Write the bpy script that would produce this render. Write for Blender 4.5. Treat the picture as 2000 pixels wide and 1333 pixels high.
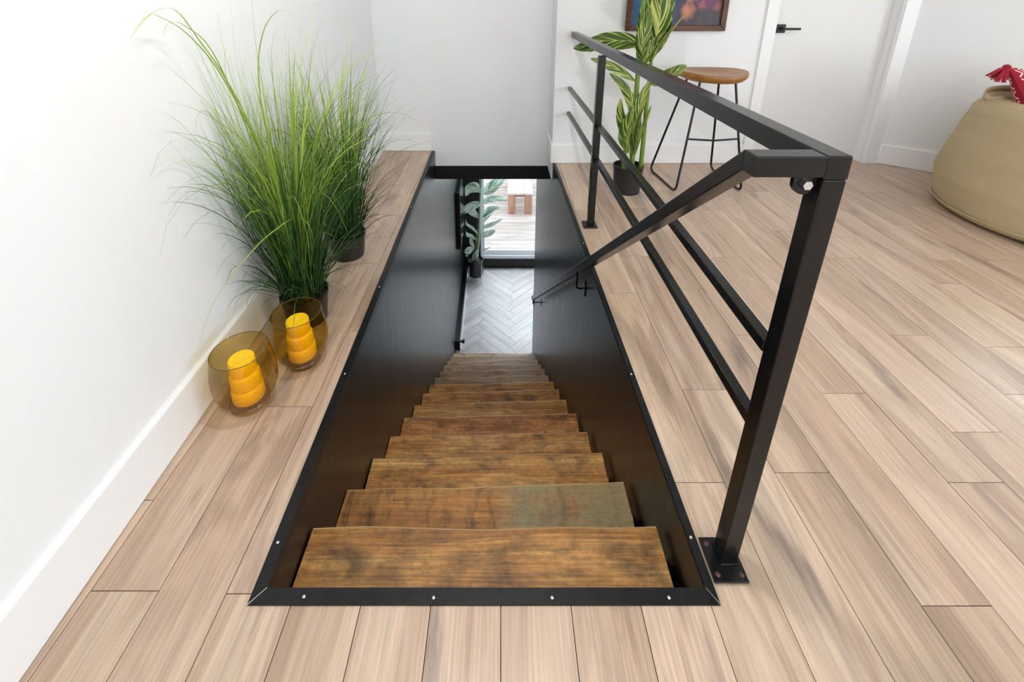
import bpy, bmesh, math, random
from mathutils import Vector, Matrix, noise
random.seed(7)
S = bpy.context.scene
for o in list(bpy.data.objects): bpy.data.objects.remove(o)
C = S.collection
# ------------------------------------------------------------------ camera
TH = math.radians(18.4); CAMH = 1.2; FPX = 875.77; CX = 980.0; CY = 287.33
cd = bpy.data.cameras.new('camera'); cam = bpy.data.objects.new('camera', cd); C.objects.link(cam)
cam.location = (0, 0, CAMH); cam.rotation_euler = (math.pi/2-TH, 0, 0)
cd.sensor_fit = 'HORIZONTAL'; cd.sensor_width = 36; cd.lens = FPX/2000*36
cd.shift_x = (1000-CX)/2000; cd.shift_y = (CY-666.5)/2000; cd.clip_start = 0.02
S.camera = cam
S.view_settings.view_transform = 'Standard'; S.view_settings.look = 'None'
S.view_settings.exposure = 0.04; S.view_settings.gamma = 1
# ------------------------------------------------------------------ sky
w = bpy.data.worlds.new('sky'); S.world = w; w.use_nodes = True
bg = w.node_tree.nodes['Background']; bg.inputs[0].default_value = (0.86, 0.93, 1.0, 1); bg.inputs[1].default_value = 2.6
# ------------------------------------------------------------------ window daylight
def area(name, loc, rot, sx, sy, power, col):
    l = bpy.data.lights.new(name, 'AREA'); l.shape = 'RECTANGLE'; l.size = sx; l.size_y = sy; l.energy = power; l.color = col
    o = bpy.data.objects.new(name, l); C.objects.link(o); o.location = loc; o.rotation_euler = rot; return o
R90 = math.pi/2
area('daylight_window_side', (5.72, -1.2, 1.35), (0, R90, 0), 2.0, 2.4, 104, (0.95, 0.975, 1.0))
area('daylight_window_far', (4.4, 3.02, 1.3), (-R90, 0, 0), 1.6, 1.9, 78, (0.90, 0.95, 1.0))
area('daylight_window_behind', (1.3, -2.72, 1.4), (R90, 0, 0), 3.4, 1.9, 36, (0.97, 0.98, 1.0))
area('daylight_patio_door', (0.9, 6.75, -1.0), (math.radians(-62), 0, 0), 2.6, 1.0, 76, (0.80, 0.88, 1.0))
# ------------------------------------------------------------------ pixel helpers (photo 2000x1333)
CT, ST = math.cos(TH), math.sin(TH)
def pix(u, v, x=None, y=None, z=None):
    a = (u-CX)/FPX; b = (v-CY)/FPX
    r = Vector((a, CT-b*ST, -ST-b*CT))
    t = (z-CAMH)/r.z if z is not None else (y/r.y if y is not None else x/r.x)
    return Vector((0, 0, CAMH))+r*t
# ------------------------------------------------------------------ object helpers
def tag(o, label=None, cat=None, group=None, kind=None):
    if label: o['label'] = label
    if cat: o['category'] = cat
    if group: o['group'] = group
    if kind: o['kind'] = kind
    return o
def empty(name, loc, label=None, cat=None, group=None, kind=None):
    o = bpy.data.objects.new(name, None); C.objects.link(o); o.location = loc; o.empty_display_size = .05
    return tag(o, label, cat, group, kind)
def link(name, me, m, parent=None, loc=None):
    o = bpy.data.objects.new(name, me); C.objects.link(o)
    if m is not None and len(me.materials) == 0: me.materials.append(m)
    if loc is not None: o.location = loc
    if parent is not None:
        o.parent = parent
        pl = Vector(parent.location); p = parent.parent
        while p is not None: pl += Vector(p.location); p = p.parent
        o.location = Vector(o.location)-pl
    return o
class MB:
    def __init__(s): s.v = []; s.f = []; s.uv = []
    def add(s, vs, fs, uvs=None):
        n = len(s.v); s.v += [tuple(p) for p in vs]; s.f += [tuple(i+n for i in f) for f in fs]
        s.uv += uvs if uvs else [(0, 0)]*len(vs)
    def box(s, x0, x1, y0, y1, z0, z1):
        s.add([(x0,y0,z0),(x1,y0,z0),(x1,y1,z0),(x0,y1,z0),(x0,y0,z1),(x1,y0,z1),(x1,y1,z1),(x0,y1,z1)],
              [(3,2,1,0),(4,5,6,7),(0,1,5,4),(1,2,6,5),(2,3,7,6),(3,0,4,7)]); return s
    def hexa(s, vs): s.add(vs, [(3,2,1,0),(4,5,6,7),(0,1,5,4),(1,2,6,5),(2,3,7,6),(3,0,4,7)]); return s
    def prism(s, poly, z0, z1):
        n = len(poly)
        s.add([(p[0],p[1],z0) for p in poly]+[(p[0],p[1],z1) for p in poly],
              [tuple(range(n-1,-1,-1)), tuple(range(n,2*n))]+[(i,(i+1)%n,n+(i+1)%n,n+i) for i in range(n)]); return s
    def tube(s, pts, r, seg=10, cap=True, square=False):
        pts = [Vector(p) for p in pts]; n = len(pts); rs = r if isinstance(r, (list, tuple)) else [r]*n
        up = Vector((0,0,1)); base = len(s.v); vs = []; fs = []
        prev = None
        for i, p in enumerate(pts):
            t = ((pts[min(i+1,n-1)]-p).normalized()+(p-pts[max(i-1,0)]).normalized())
            t = t.normalized() if t.length > 1e-9 else (pts[-1]-pts[0]).normalized()
            if prev is None:
                a = up.cross(t); a = a if a.length > .05 else Vector((1,0,0)).cross(t); a.normalize()
            else:
                a = prev-t*prev.dot(t); a.normalize()
            prev = a; b = t.cross(a)
            for k in range(seg):
                an = 2*math.pi*k/seg+(math.pi/4 if square else 0); vs.append(p+(a*math.cos(an)+b*math.sin(an))*rs[i])
        for i in range(n-1):
            for k in range(seg):
                q = (k+1) % seg; fs.append((i*seg+k, i*seg+q, (i+1)*seg+q, (i+1)*seg+k))
        if cap: fs += [tuple(range(seg-1,-1,-1)), tuple((n-1)*seg+k for k in range(seg))]
        s.add(vs, fs); return s
    def lathe(s, prof, c=(0,0,0), seg=32, closed=False, capb=True, capt=True):
        n = len(prof); vs = []; fs = []
        for r, z in prof:
            for k in range(seg):
                a = 2*math.pi*k/seg; vs.append((c[0]+r*math.cos(a), c[1]+r*math.sin(a), c[2]+z))
        for i in range(n-1 if not closed else n):
            j = (i+1) % n
            for k in range(seg):
                q = (k+1) % seg; fs.append((i*seg+k, i*seg+q, j*seg+q, j*seg+k))
        if not closed:
            if capb: fs.append(tuple(range(seg-1,-1,-1)))
            if capt: fs.append(tuple((n-1)*seg+k for k in range(seg)))
        s.add(vs, fs); return s
    def mesh(s, name, smooth=False, off=(0,0,0)):
        me = bpy.data.meshes.new(name); o = Vector(off)
        me.from_pydata([Vector(p)-o for p in s.v], [], s.f)
        ul = me.uv_layers.new(name='UVMap')
        for l in me.loops: ul.data[l.index].uv = s.uv[l.vertex_index]
        if smooth:
            for p in me.polygons: p.use_smooth = True
        me.update(); return me
    def build(s, name, m, parent=None, smooth=False, bevel=0, origin=None, segs=2):
        if origin is None:
            xs = [p[0] for p in s.v]; ys = [p[1] for p in s.v]; zs = [p[2] for p in s.v]
            origin = ((min(xs)+max(xs))/2, (min(ys)+max(ys))/2, min(zs))
        o = link(name, s.mesh(name, smooth, origin), m, parent, Vector(origin))
        if bevel:
            b = o.modifiers.new('bevel', 'BEVEL'); b.width = bevel; b.segments = segs; b.limit_method = 'ANGLE'
        if smooth:
            e = o.modifiers.new('split', 'EDGE_SPLIT'); e.split_angle = math.radians(50)
        return o
# ------------------------------------------------------------------ materials
def newmat(name):
    m = bpy.data.materials.new(name); m.use_nodes = True; nt = m.node_tree
    return m, nt, nt.nodes['Principled BSDF'], nt.links.new
def N(nt, t, **kw):
    n = nt.nodes.new(t)
    for k, v in kw.items():
        if k.startswith('i_'):
            key = k[2:]; key = int(key) if key.isdigit() else key.replace('_', ' ')
            n.inputs[key].default_value = v
        else: setattr(n, k, v)
    return n
def ramp(nt, stops, interp='LINEAR'):
    r = nt.nodes.new('ShaderNodeValToRGB'); r.color_ramp.interpolation = interp
    e = r.color_ramp.elements
    while len(e) < len(stops): e.new(.5)
    for i, (p, c) in enumerate(stops):
        e[i].position = p; e[i].color = (c if len(c) == 4 else (*c, 1)) if not isinstance(c, (int, float)) else (c, c, c, 1)
    return r
def lin(r, g, b):
    f = lambda c: (c/255/12.92 if c/255 <= .04045 else ((c/255+.055)/1.055)**2.4)
    return (f(r), f(g), f(b))
def plain(name, col, rough=.5, metal=0, var=.06, scale=20, bump=0.0, spec=.5, stretch=(1,1,1), rvar=.08):
    m, nt, P, L = newmat(name)
    tc = N(nt, 'ShaderNodeTexCoord'); mp = N(nt, 'ShaderNodeMapping'); mp.inputs['Scale'].default_value = stretch
    L(tc.outputs['Object'], mp.inputs[0])
    nz = N(nt, 'ShaderNodeTexNoise', i_Scale=scale, i_Detail=5.0); L(mp.outputs[0], nz.inputs['Vector'])
    lo = tuple(max(0, c*(1-var)) for c in col); hi = tuple(min(1, c*(1+var)) for c in col)
    r = ramp(nt, [(.3, lo), (.7, hi)]); L(nz.outputs['Fac'], r.inputs[0]); L(r.outputs[0], P.inputs['Base Color'])
    rr = N(nt, 'ShaderNodeMapRange'); rr.inputs['To Min'].default_value = max(0.02, rough-rvar); rr.inputs['To Max'].default_value = min(1, rough+rvar)
    L(nz.outputs['Fac'], rr.inputs['Value']); L(rr.outputs[0], P.inputs['Roughness'])
    P.inputs['Metallic'].default_value = metal; P.inputs['Specular IOR Level'].default_value = spec
    if bump:
        b = N(nt, 'ShaderNodeBump', i_Strength=bump, i_Distance=.01); L(nz.outputs['Fac'], b.inputs['Height']); L(b.outputs[0], P.inputs['Normal'])
    return m
def wood(name, dark, mid, light, along='Y', rough=.45, broad=9, fine=130, tint=.12, smudge=None, smud_lo=.62, smud_hi=.75, knots=True, bump=.15, fine_amt=.35, hue=.015, coat=0, smud_along=1.1, smud_across=4.0, smud_x=None, stain2=None, rings=34, ring_amt=.09, speck=0):
    m, nt, P, L = newmat(name)
    tc = N(nt, 'ShaderNodeTexCoord'); oi = N(nt, 'ShaderNodeObjectInfo')
    off = N(nt, 'ShaderNodeVectorMath', operation='MULTIPLY'); cb = N(nt, 'ShaderNodeCombineXYZ')
    for i in range(3): L(oi.outputs['Random'], cb.inputs[i])
    off.inputs[1].default_value = (17.3, 41.7, 63.1); L(cb.outputs[0], off.inputs[0])
    ad = N(nt, 'ShaderNodeVectorMath', operation='ADD'); L(tc.outputs['Object'], ad.inputs[0]); L(off.outputs[0], ad.inputs[1])
    def mapped(a, b):
        sc = {'X': (b, a, a), 'Y': (a, b, a), 'Z': (a, a, b)}[along]
        mp = N(nt, 'ShaderNodeVectorMath', operation='MULTIPLY'); mp.inputs[1].default_value = sc; L(ad.outputs[0], mp.inputs[0]); return mp.outputs[0]
    n1 = N(nt, 'ShaderNodeTexNoise', i_Scale=1.0, i_Detail=5.0, i_Roughness=.55, i_Distortion=.9); L(mapped(broad, broad*.11), n1.inputs['Vector'])
    # ring-like cathedral grain
    wv = N(nt, 'ShaderNodeMath', operation='MULTIPLY'); wv.inputs[1].default_value = rings; L(n1.outputs['Fac'], wv.inputs[0])
    sn = N(nt, 'ShaderNodeMath', operation='SINE'); L(wv.outputs[0], sn.inputs[0])
    r1 = ramp(nt, [(.25, dark), (.5, mid), (.75, light)]); L(n1.outputs['Fac'], r1.inputs[0])
    n2 = N(nt, 'ShaderNodeTexNoise', i_Scale=1.0, i_Detail=3.0); L(mapped(fine, fine*.022), n2.inputs['Vector'])
    rf = ramp(nt, [(.3, 1-fine_amt), (.7, 1.0)]); L(n2.outputs['Fac'], rf.inputs[0])
    mx = N(nt, 'ShaderNodeMix', data_type='RGBA', blend_type='MULTIPLY'); mx.inputs[0].default_value = 1
    L(r1.outputs[0], mx.inputs[6]); L(rf.outputs[0], mx.inputs[7])
    rs = N(nt, 'ShaderNodeMapRange'); rs.inputs['From Min'].default_value = -1; rs.inputs['To Min'].default_value = 1-ring_amt; rs.inputs['To Max'].default_value = 1+ring_amt*.35; L(sn.outputs[0], rs.inputs['Value'])
    mx2 = N(nt, 'ShaderNodeMix', data_type='RGBA', blend_type='MULTIPLY'); mx2.inputs[0].default_value = 1
    L(mx.outputs[2], mx2.inputs[6]); L(rs.outputs[0], mx2.inputs[7]); cur = mx2.outputs[2]
    if smudge:
        n3 = N(nt, 'ShaderNodeTexNoise', i_Scale=1.0, i_Detail=4.0, i_Roughness=.6, i_Distortion=.4); L(mapped(smud_across, smud_along), n3.inputs['Vector'])
        r3 = ramp(nt, [(smud_lo, 0.0), (smud_hi, .75)]); L(n3.outputs['Fac'], r3.inputs[0])
        fac = r3.outputs[0]
        if smud_x:
            sx_ = N(nt, 'ShaderNodeSeparateXYZ'); L(tc.outputs['Object'], sx_.inputs[0])
            mr_ = N(nt, 'ShaderNodeMapRange'); mr_.inputs['From Min'].default_value = smud_x[0]; mr_.inputs['From Max'].default_value = smud_x[1]; L(sx_.outputs['X'], mr_.inputs['Value'])
            mu_ = N(nt, 'ShaderNodeMath', operation='MULTIPLY'); L(fac, mu_.inputs[0]); L(mr_.outputs[0], mu_.inputs[1]); fac = mu_.outputs[0]
        if stain2:
            n4 = N(nt, 'ShaderNodeTexNoise', i_Scale=1.0, i_Detail=5.0, i_Roughness=.65); L(mapped(9, 26), n4.inputs['Vector'])
            r4 = ramp(nt, [(.48, 0.0), (.68, .75)]); L(n4.outputs['Fac'], r4.inputs[0])
            m5 = N(nt, 'ShaderNodeMix', data_type='RGBA'); L(r4.outputs[0], m5.inputs[0]); L(cur, m5.inputs[6]); m5.inputs[7].default_value = (*stain2, 1); cur = m5.outputs[2]
        m3 = N(nt, 'ShaderNodeMix', data_type='RGBA'); L(fac, m3.inputs[0]); L(cur, m3.inputs[6]); m3.inputs[7].default_value = (*smudge, 1); cur = m3.outputs[2]
    if knots:
        vo = N(nt, 'ShaderNodeTexVoronoi', i_Scale=1.0, i_Randomness=1.0); L(mapped(5.2, 1.9), vo.inputs['Vector'])
        rk = ramp(nt, [(.0, .8), (.05, .55), (.11, 0.0)]); L(vo.outputs['Distance'], rk.inputs[0])
        sel = N(nt, 'ShaderNodeSeparateColor'); L(vo.outputs['Color'], sel.inputs[0])
        gt = N(nt, 'ShaderNodeMath', operation='GREATER_THAN'); gt.inputs[1].default_value = .66; L(sel.outputs[0], gt.inputs[0])
        mu = N(nt, 'ShaderNodeMath', operation='MULTIPLY'); L(rk.outputs[0], mu.inputs[0]); L(gt.outputs[0], mu.inputs[1])
        m4 = N(nt, 'ShaderNodeMix', data_type='RGBA'); L(mu.outputs[0], m4.inputs[0]); L(cur, m4.inputs[6]); m4.inputs[7].default_value = (*[c*.42 for c in dark], 1); cur = m4.outputs[2]
    if speck:
        n6 = N(nt, 'ShaderNodeTexNoise', i_Scale=1.0, i_Detail=6.0, i_Roughness=.8); L(mapped(70, 45), n6.inputs['Vector'])
        r6 = ramp(nt, [(.32, 1-speck), (.5, 1.0), (.68, 1+speck*.6)]); L(n6.outputs['Fac'], r6.inputs[0])
        m6 = N(nt, 'ShaderNodeMix', data_type='RGBA', blend_type='MULTIPLY'); m6.inputs[0].default_value = 1; L(cur, m6.inputs[6]); L(r6.outputs[0], m6.inputs[7]); cur = m6.outputs[2]
    hs = N(nt, 'ShaderNodeHueSaturation'); L(cur, hs.inputs['Color'])
    v = N(nt, 'ShaderNodeMapRange'); v.inputs['To Min'].default_value = 1-tint; v.inputs['To Max'].default_value = 1+tint*.8; L(oi.outputs['Random'], v.inputs['Value']); L(v.outputs[0], hs.inputs['Value'])
    wn = N(nt, 'ShaderNodeTexWhiteNoise', noise_dimensions='1D'); L(oi.outputs['Random'], wn.inputs['W'])
    h = N(nt, 'ShaderNodeMapRange'); h.inputs['To Min'].default_value = .5-hue; h.inputs['To Max'].default_value = .5+hue; L(wn.outputs['Value'], h.inputs['Value']); L(h.outputs[0], hs.inputs['Hue'])
    L(hs.outputs[0], P.inputs['Base Color'])
    rr = N(nt, 'ShaderNodeMapRange'); rr.inputs['To Min'].default_value = rough-.07; rr.inputs['To Max'].default_value = rough+.1; L(n2.outputs['Fac'], rr.inputs['Value']); L(rr.outputs[0], P.inputs['Roughness'])
    b = N(nt, 'ShaderNodeBump', i_Strength=bump, i_Distance=.003); L(n2.outputs['Fac'], b.inputs['Height']); L(b.outputs[0], P.inputs['Normal'])
    return m
def thin_glass(name, tint, edge=1, rough=.02, ior=1.45):
    m, nt, P, L = newmat(name); out = nt.nodes['Material Output']
    tr = N(nt, 'ShaderNodeBsdfTransparent')
    lf_ = N(nt, 'ShaderNodeLayerWeight'); lf_.inputs[0].default_value = .5
    p2 = N(nt, 'ShaderNodeMath', operation='POWER'); p2.inputs[1].default_value = 3.0; L(lf_.outputs['Facing'], p2.inputs[0])
    mc = N(nt, 'ShaderNodeMix', data_type='RGBA'); L(p2.outputs[0], mc.inputs[0]); mc.inputs[6].default_value = (*tint, 1); mc.inputs[7].default_value = (*[c**edge for c in tint], 1); L(mc.outputs[2], tr.inputs[0])
    gl = N(nt, 'ShaderNodeBsdfGlossy'); gl.inputs['Roughness'].default_value = rough
    lw_ = N(nt, 'ShaderNodeLayerWeight'); lw_.inputs[0].default_value = .5
    pw_ = N(nt, 'ShaderNodeMath', operation='POWER'); pw_.inputs[1].default_value = 3.5; L(lw_.outputs['Facing'], pw_.inputs[0])
    fr = N(nt, 'ShaderNodeMath', operation='MULTIPLY_ADD'); fr.inputs[1].default_value = .55; fr.inputs[2].default_value = .03; L(pw_.outputs[0], fr.inputs[0])
    nz = N(nt, 'ShaderNodeTexNoise', i_Scale=3.0); bp = N(nt, 'ShaderNodeBump', i_Strength=.02, i_Distance=.01); L(nz.outputs['Fac'], bp.inputs['Height']); L(bp.outputs[0], gl.inputs['Normal'])
    mx = N(nt, 'ShaderNodeMixShader'); L(fr.outputs[0], mx.inputs[0]); L(tr.outputs[0], mx.inputs[1]); L(gl.outputs[0], mx.inputs[2]); L(mx.outputs[0], out.inputs['Surface'])
    nt.nodes.remove(P); return m
M = {}
M['wall'] = plain('white_wall_paint', (.81, .815, .83), .6, var=.006, scale=60, bump=.01, spec=.2)
M['trimw'] = plain('white_trim_paint', (.84, .84, .85), .35, var=.006, scale=40, spec=.4)
M['door'] = plain('white_door_paint', (.76, .755, .75), .4, var=.006, scale=40, spec=.3)
M['ceil'] = plain('white_ceiling_paint', (.86, .86, .85), .8, var=.005, spec=.1)
M['plank'] = wood('oak_plank', lin(166,137,116), lin(203,175,152), lin(220,196,174), 'Y', .31, broad=6, fine=190, tint=.07, hue=.003, smudge=lin(106,92,86), smud_lo=.585, smud_hi=.74, fine_amt=.26, bump=.10, smud_along=1.7, smud_across=9, rings=46, ring_amt=.12)
M['groove'] = plain('floor_groove', lin(58,42,38), .8)
M['tread'] = wood('reclaimed_tread', lin(148,88,38), lin(216,150,80), lin(240,188,118), 'X', .42, broad=10, fine=170, tint=.14, smudge=lin(48,30,17), smud_lo=.47, smud_hi=.72, fine_amt=.46, bump=.35, smud_along=9, smud_across=14, hue=.008, rings=60, ring_amt=.18, speck=.40)
M['tread_green'] = wood('reclaimed_tread_stained', lin(134,82,36), lin(190,128,64), lin(206,150,86), 'X', .42, broad=9, fine=150, tint=.02, smudge=lin(148,140,104), smud_lo=.36, smud_hi=.50, fine_amt=.42, bump=.35, smud_along=3.2, smud_across=4, hue=.004, smud_x=(.02, .12), stain2=lin(48,32,20), rings=60, ring_amt=.16, speck=.3)
M['tread_grey'] = wood('reclaimed_tread_worn', lin(150,116,84), lin(194,158,120), lin(214,184,150), 'X', .42, broad=9, fine=150, tint=.10, smudge=lin(74,58,46), smud_lo=.55, smud_hi=.72, fine_amt=.3, bump=.3, smud_along=8, smud_across=14, hue=.006, rings=60, ring_amt=.14, speck=.25)
M['worn'] = wood('worn_tread_edge', lin(150,104,60), lin(204,156,104), lin(226,188,140), 'X', .5, fine_amt=.3, knots=False)
M['blackwall'] = plain('black_satin_wall', (.0065, .0062, .0062), .30, var=.25, scale=3, bump=.05, stretch=(14, 14, .7), spec=.36, rvar=.06)
M['blackmetal'] = plain('black_painted_steel', (.005, .005, .0055), .24, var=.3, scale=30, bump=.01, spec=.36, rvar=.07)
M['trimblack'] = plain('black_angle_iron', (.009, .0095, .0105), .34, var=.25, scale=40, bump=.02, spec=.24)
M['weld'] = plain('bare_steel_seam', (.45, .42, .38), .35, metal=.9, var=.2)
M['screw'] = plain('bright_screw', (.62, .62, .62), .3, metal=1, var=.2, scale=200)
M['rust'] = plain('rusty_screw', (.10, .05, .05), .5, metal=.6, var=.4, scale=200)
M['blackpot'] = plain('black_plastic', (.012, .012, .013), .38, var=.2)
M['soil'] = plain('dark_soil', (.035, .026, .018), .95, var=.5, scale=150, bump=.8)
M['stool_wood'] = wood('stool_walnut', lin(110,58,20), lin(160,96,44), lin(186,122,66), 'X', .32, broad=7, fine=120, tint=.02, fine_amt=.2, knots=False, bump=.04)
M['darkblack'] = plain('matte_black', (.004, .004, .0045), .5, var=.2)
M['pvc'] = plain('white_pvc', (.86, .88, .9), .3, var=.01)
M['deck'] = wood('weathered_deck', lin(150,138,132), lin(196,184,178), lin(222,212,206), 'X', .7, broad=8, fine=110, tint=.12, fine_amt=.25, knots=False)
M['bench_top'] = wood('pale_bench_board', lin(205,198,192), lin(228,222,216), lin(240,236,232), 'Y', .6, broad=8, fine=110, tint=.06, fine_amt=.15, knots=False)
M['bench_leg'] = wood('red_cedar_leg', lin(150,98,82), lin(186,132,112), lin(204,156,138), 'Z', .6, broad=8, fine=110, tint=.06, fine_amt=.2, knots=False)
M['herring'] = wood('grey_herringbone', lin(186,180,178), lin(206,202,200), lin(218,214,214), 'Y', .36, broad=7, fine=140, tint=.04, fine_amt=.15, knots=False)
M['canvas'] = plain('beige_canvas', lin(182,164,130), .85, var=.08, scale=260, bump=.12, spec=.15)
M['candle'] = plain('yellow_wax', lin(255,202,14), .5, var=.04, scale=15)
pc = M['candle'].node_tree.nodes['Principled BSDF']; pc.inputs['Subsurface Weight'].default_value = .25; pc.inputs['Subsurface Radius'].default_value = (.004, .003, .001)
M['wick'] = plain('candle_wick', (.8, .72, .5), .9)
M['amber'] = thin_glass('amber_glass', (.95, .865, .60), 2.2)
def real_glass(name, col, share):
    m, nt, P, L = newmat(name); out = nt.nodes['Material Output']
    P.inputs['Base Color'].default_value = (*col, 1); P.inputs['Transmission Weight'].default_value = 1; P.inputs['Roughness'].default_value = .01; P.inputs['IOR'].default_value = 1.46
    nz = N(nt, 'ShaderNodeTexNoise', i_Scale=14.0); bp = N(nt, 'ShaderNodeBump', i_Strength=.03, i_Distance=.01); L(nz.outputs['Fac'], bp.inputs['Height']); L(bp.outputs[0], P.inputs['Normal'])
    tr = N(nt, 'ShaderNodeBsdfTransparent'); tr.inputs[0].default_value = (*col, 1)
    mx = N(nt, 'ShaderNodeMixShader'); mx.inputs[0].default_value = share; L(P.outputs[0], mx.inputs[1]); L(tr.outputs[0], mx.inputs[2]); L(mx.outputs[0], out.inputs['Surface']); return m
M['amber_foot'] = real_glass('amber_glass_foot', (.90, .76, .42), .3)
M['amber_rim'] = plain('amber_glass_rim', lin(92,70,28), .08, var=.1)
M['pane'] = thin_glass('window_pane', (.97, .985, .98))
M['frame'] = wood('picture_frame_wood', lin(52,28,14), lin(92,54,26), lin(120,76,42), 'X', .35, broad=20, fine=200, tint=.02, fine_amt=.2, knots=False)
M['tv'] = plain('glossy_black_panel', (.006, .006, .007), .12, var=.1)
def grass_mat(name, base, tip):
    m, nt, P, L = newmat(name); tc = N(nt, 'ShaderNodeTexCoord'); sp = N(nt, 'ShaderNodeSeparateXYZ'); L(tc.outputs['UV'], sp.inputs[0])
    r = ramp(nt, [(0, base), (.45, tuple((a+b)/2 for a, b in zip(base, tip))), (1, tip)]); L(sp.outputs['Y'], r.inputs[0])
    nz = N(nt, 'ShaderNodeTexNoise', i_Scale=9.0); L(tc.outputs['Object'], nz.inputs['Vector'])
    hs = N(nt, 'ShaderNodeHueSaturation'); v = N(nt, 'ShaderNodeMapRange'); v.inputs['To Min'].default_value = .55; v.inputs['To Max'].default_value = 1.5
    L(sp.outputs['X'], v.inputs['Value']); L(v.outputs[0], hs.inputs['Value']); L(r.outputs[0], hs.inputs['Color']); L(hs.outputs[0], P.inputs['Base Color'])
    P.inputs['Roughness'].default_value = .42; P.inputs['Specular IOR Level'].default_value = .35
    out = nt.nodes['Material Output']; tl = N(nt, 'ShaderNodeBsdfTranslucent'); L(hs.outputs[0], tl.inputs[0])
    mx = N(nt, 'ShaderNodeMixShader'); mx.inputs[0].default_value = .3; L(P.outputs[0], mx.inputs[1]); L(tl.outputs[0], mx.inputs[2]); L(mx.outputs[0], out.inputs['Surface'])
    return m
M['grass_dark'] = grass_mat('dark_grass', lin(34,58,30), lin(62,102,54))
M['grass_mid'] = grass_mat('mid_grass', lin(64,100,38), lin(140,172,72))
M['grass_light'] = grass_mat('light_grass', lin(104,136,32), lin(178,200,92))
def leaf_mat(name, dark, mid, pale, dens=15, thr=(.50, .62)):
    m, nt, P, L = newmat(name); tc = N(nt, 'ShaderNodeTexCoord'); oi = N(nt, 'ShaderNodeObjectInfo'); sp = N(nt, 'ShaderNodeSeparateXYZ'); L(tc.outputs['UV'], sp.inputs[0])
    cu = N(nt, 'ShaderNodeMath', operation='SUBTRACT'); cu.inputs[1].default_value = .5; L(sp.outputs['X'], cu.inputs[0])
    ab = N(nt, 'ShaderNodeMath', operation='ABSOLUTE'); L(cu.outputs[0], ab.inputs[0])
    k = N(nt, 'ShaderNodeMath', operation='MULTIPLY_ADD'); k.inputs[1].default_value = -.62; L(ab.outputs[0], k.inputs[0]); L(sp.outputs['Y'], k.inputs[2])
    cb = N(nt, 'ShaderNodeCombineXYZ'); ks = N(nt, 'ShaderNodeMath', operation='MULTIPLY'); ks.inputs[1].default_value = dens; L(k.outputs[0], ks.inputs[0]); L(ks.outputs[0], cb.inputs[0])
    sg = N(nt, 'ShaderNodeMath', operation='GREATER_THAN'); sg.inputs[1].default_value = 0; L(cu.outputs[0], sg.inputs[0])
    s2 = N(nt, 'ShaderNodeMath', operation='MULTIPLY_ADD'); s2.inputs[1].default_value = 9.7; L(sg.outputs[0], s2.inputs[0])
    rm = N(nt, 'ShaderNodeMath', operation='MULTIPLY'); rm.inputs[1].default_value = 61; L(oi.outputs['Random'], rm.inputs[0]); L(rm.outputs[0], s2.inputs[2]); L(s2.outputs[0], cb.inputs[1])
    L(ab.outputs[0], cb.inputs[2])
    nz = N(nt, 'ShaderNodeTexNoise', i_Scale=1.0, i_Detail=3.0); L(cb.outputs[0], nz.inputs['Vector'])
    r = ramp(nt, [(.34, dark), (thr[0], mid), (thr[1], pale)]); L(nz.outputs['Fac'], r.inputs[0])
    rb = ramp(nt, [(.0, .8), (.022, .0)]); L(ab.outputs[0], rb.inputs[0])
    mm = N(nt, 'ShaderNodeMix', data_type='RGBA'); L(rb.outputs[0], mm.inputs[0]); L(r.outputs[0], mm.inputs[6]); mm.inputs[7].default_value = (*pale, 1)
    L(mm.outputs[2], P.inputs['Base Color']); P.inputs['Roughness'].default_value = .38; P.inputs['Specular IOR Level'].default_value = .35
    out = nt.nodes['Material Output']; tl = N(nt, 'ShaderNodeBsdfTranslucent'); L(mm.outputs[2], tl.inputs[0])
    mx = N(nt, 'ShaderNodeMixShader'); mx.inputs[0].default_value = .25; L(P.outputs[0], mx.inputs[1]); L(tl.outputs[0], mx.inputs[2]); L(mx.outputs[0], out.inputs['Surface'])
    return m
M['ginger'] = leaf_mat('variegated_leaf', lin(30,58,20), lin(74,106,34), lin(206,214,120), 22, (.52, .61))
M['rubber'] = leaf_mat('pale_green_leaf', lin(96,128,100), lin(176,198,176), lin(232,240,232), 14)
M['stem'] = plain('green_stem', lin(96,124,32), .45, var=.2, scale=8, stretch=(8, 8, 1))
M['stem_pale'] = plain('pale_stem', lin(150,168,140), .5, var=.15, scale=8)
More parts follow.
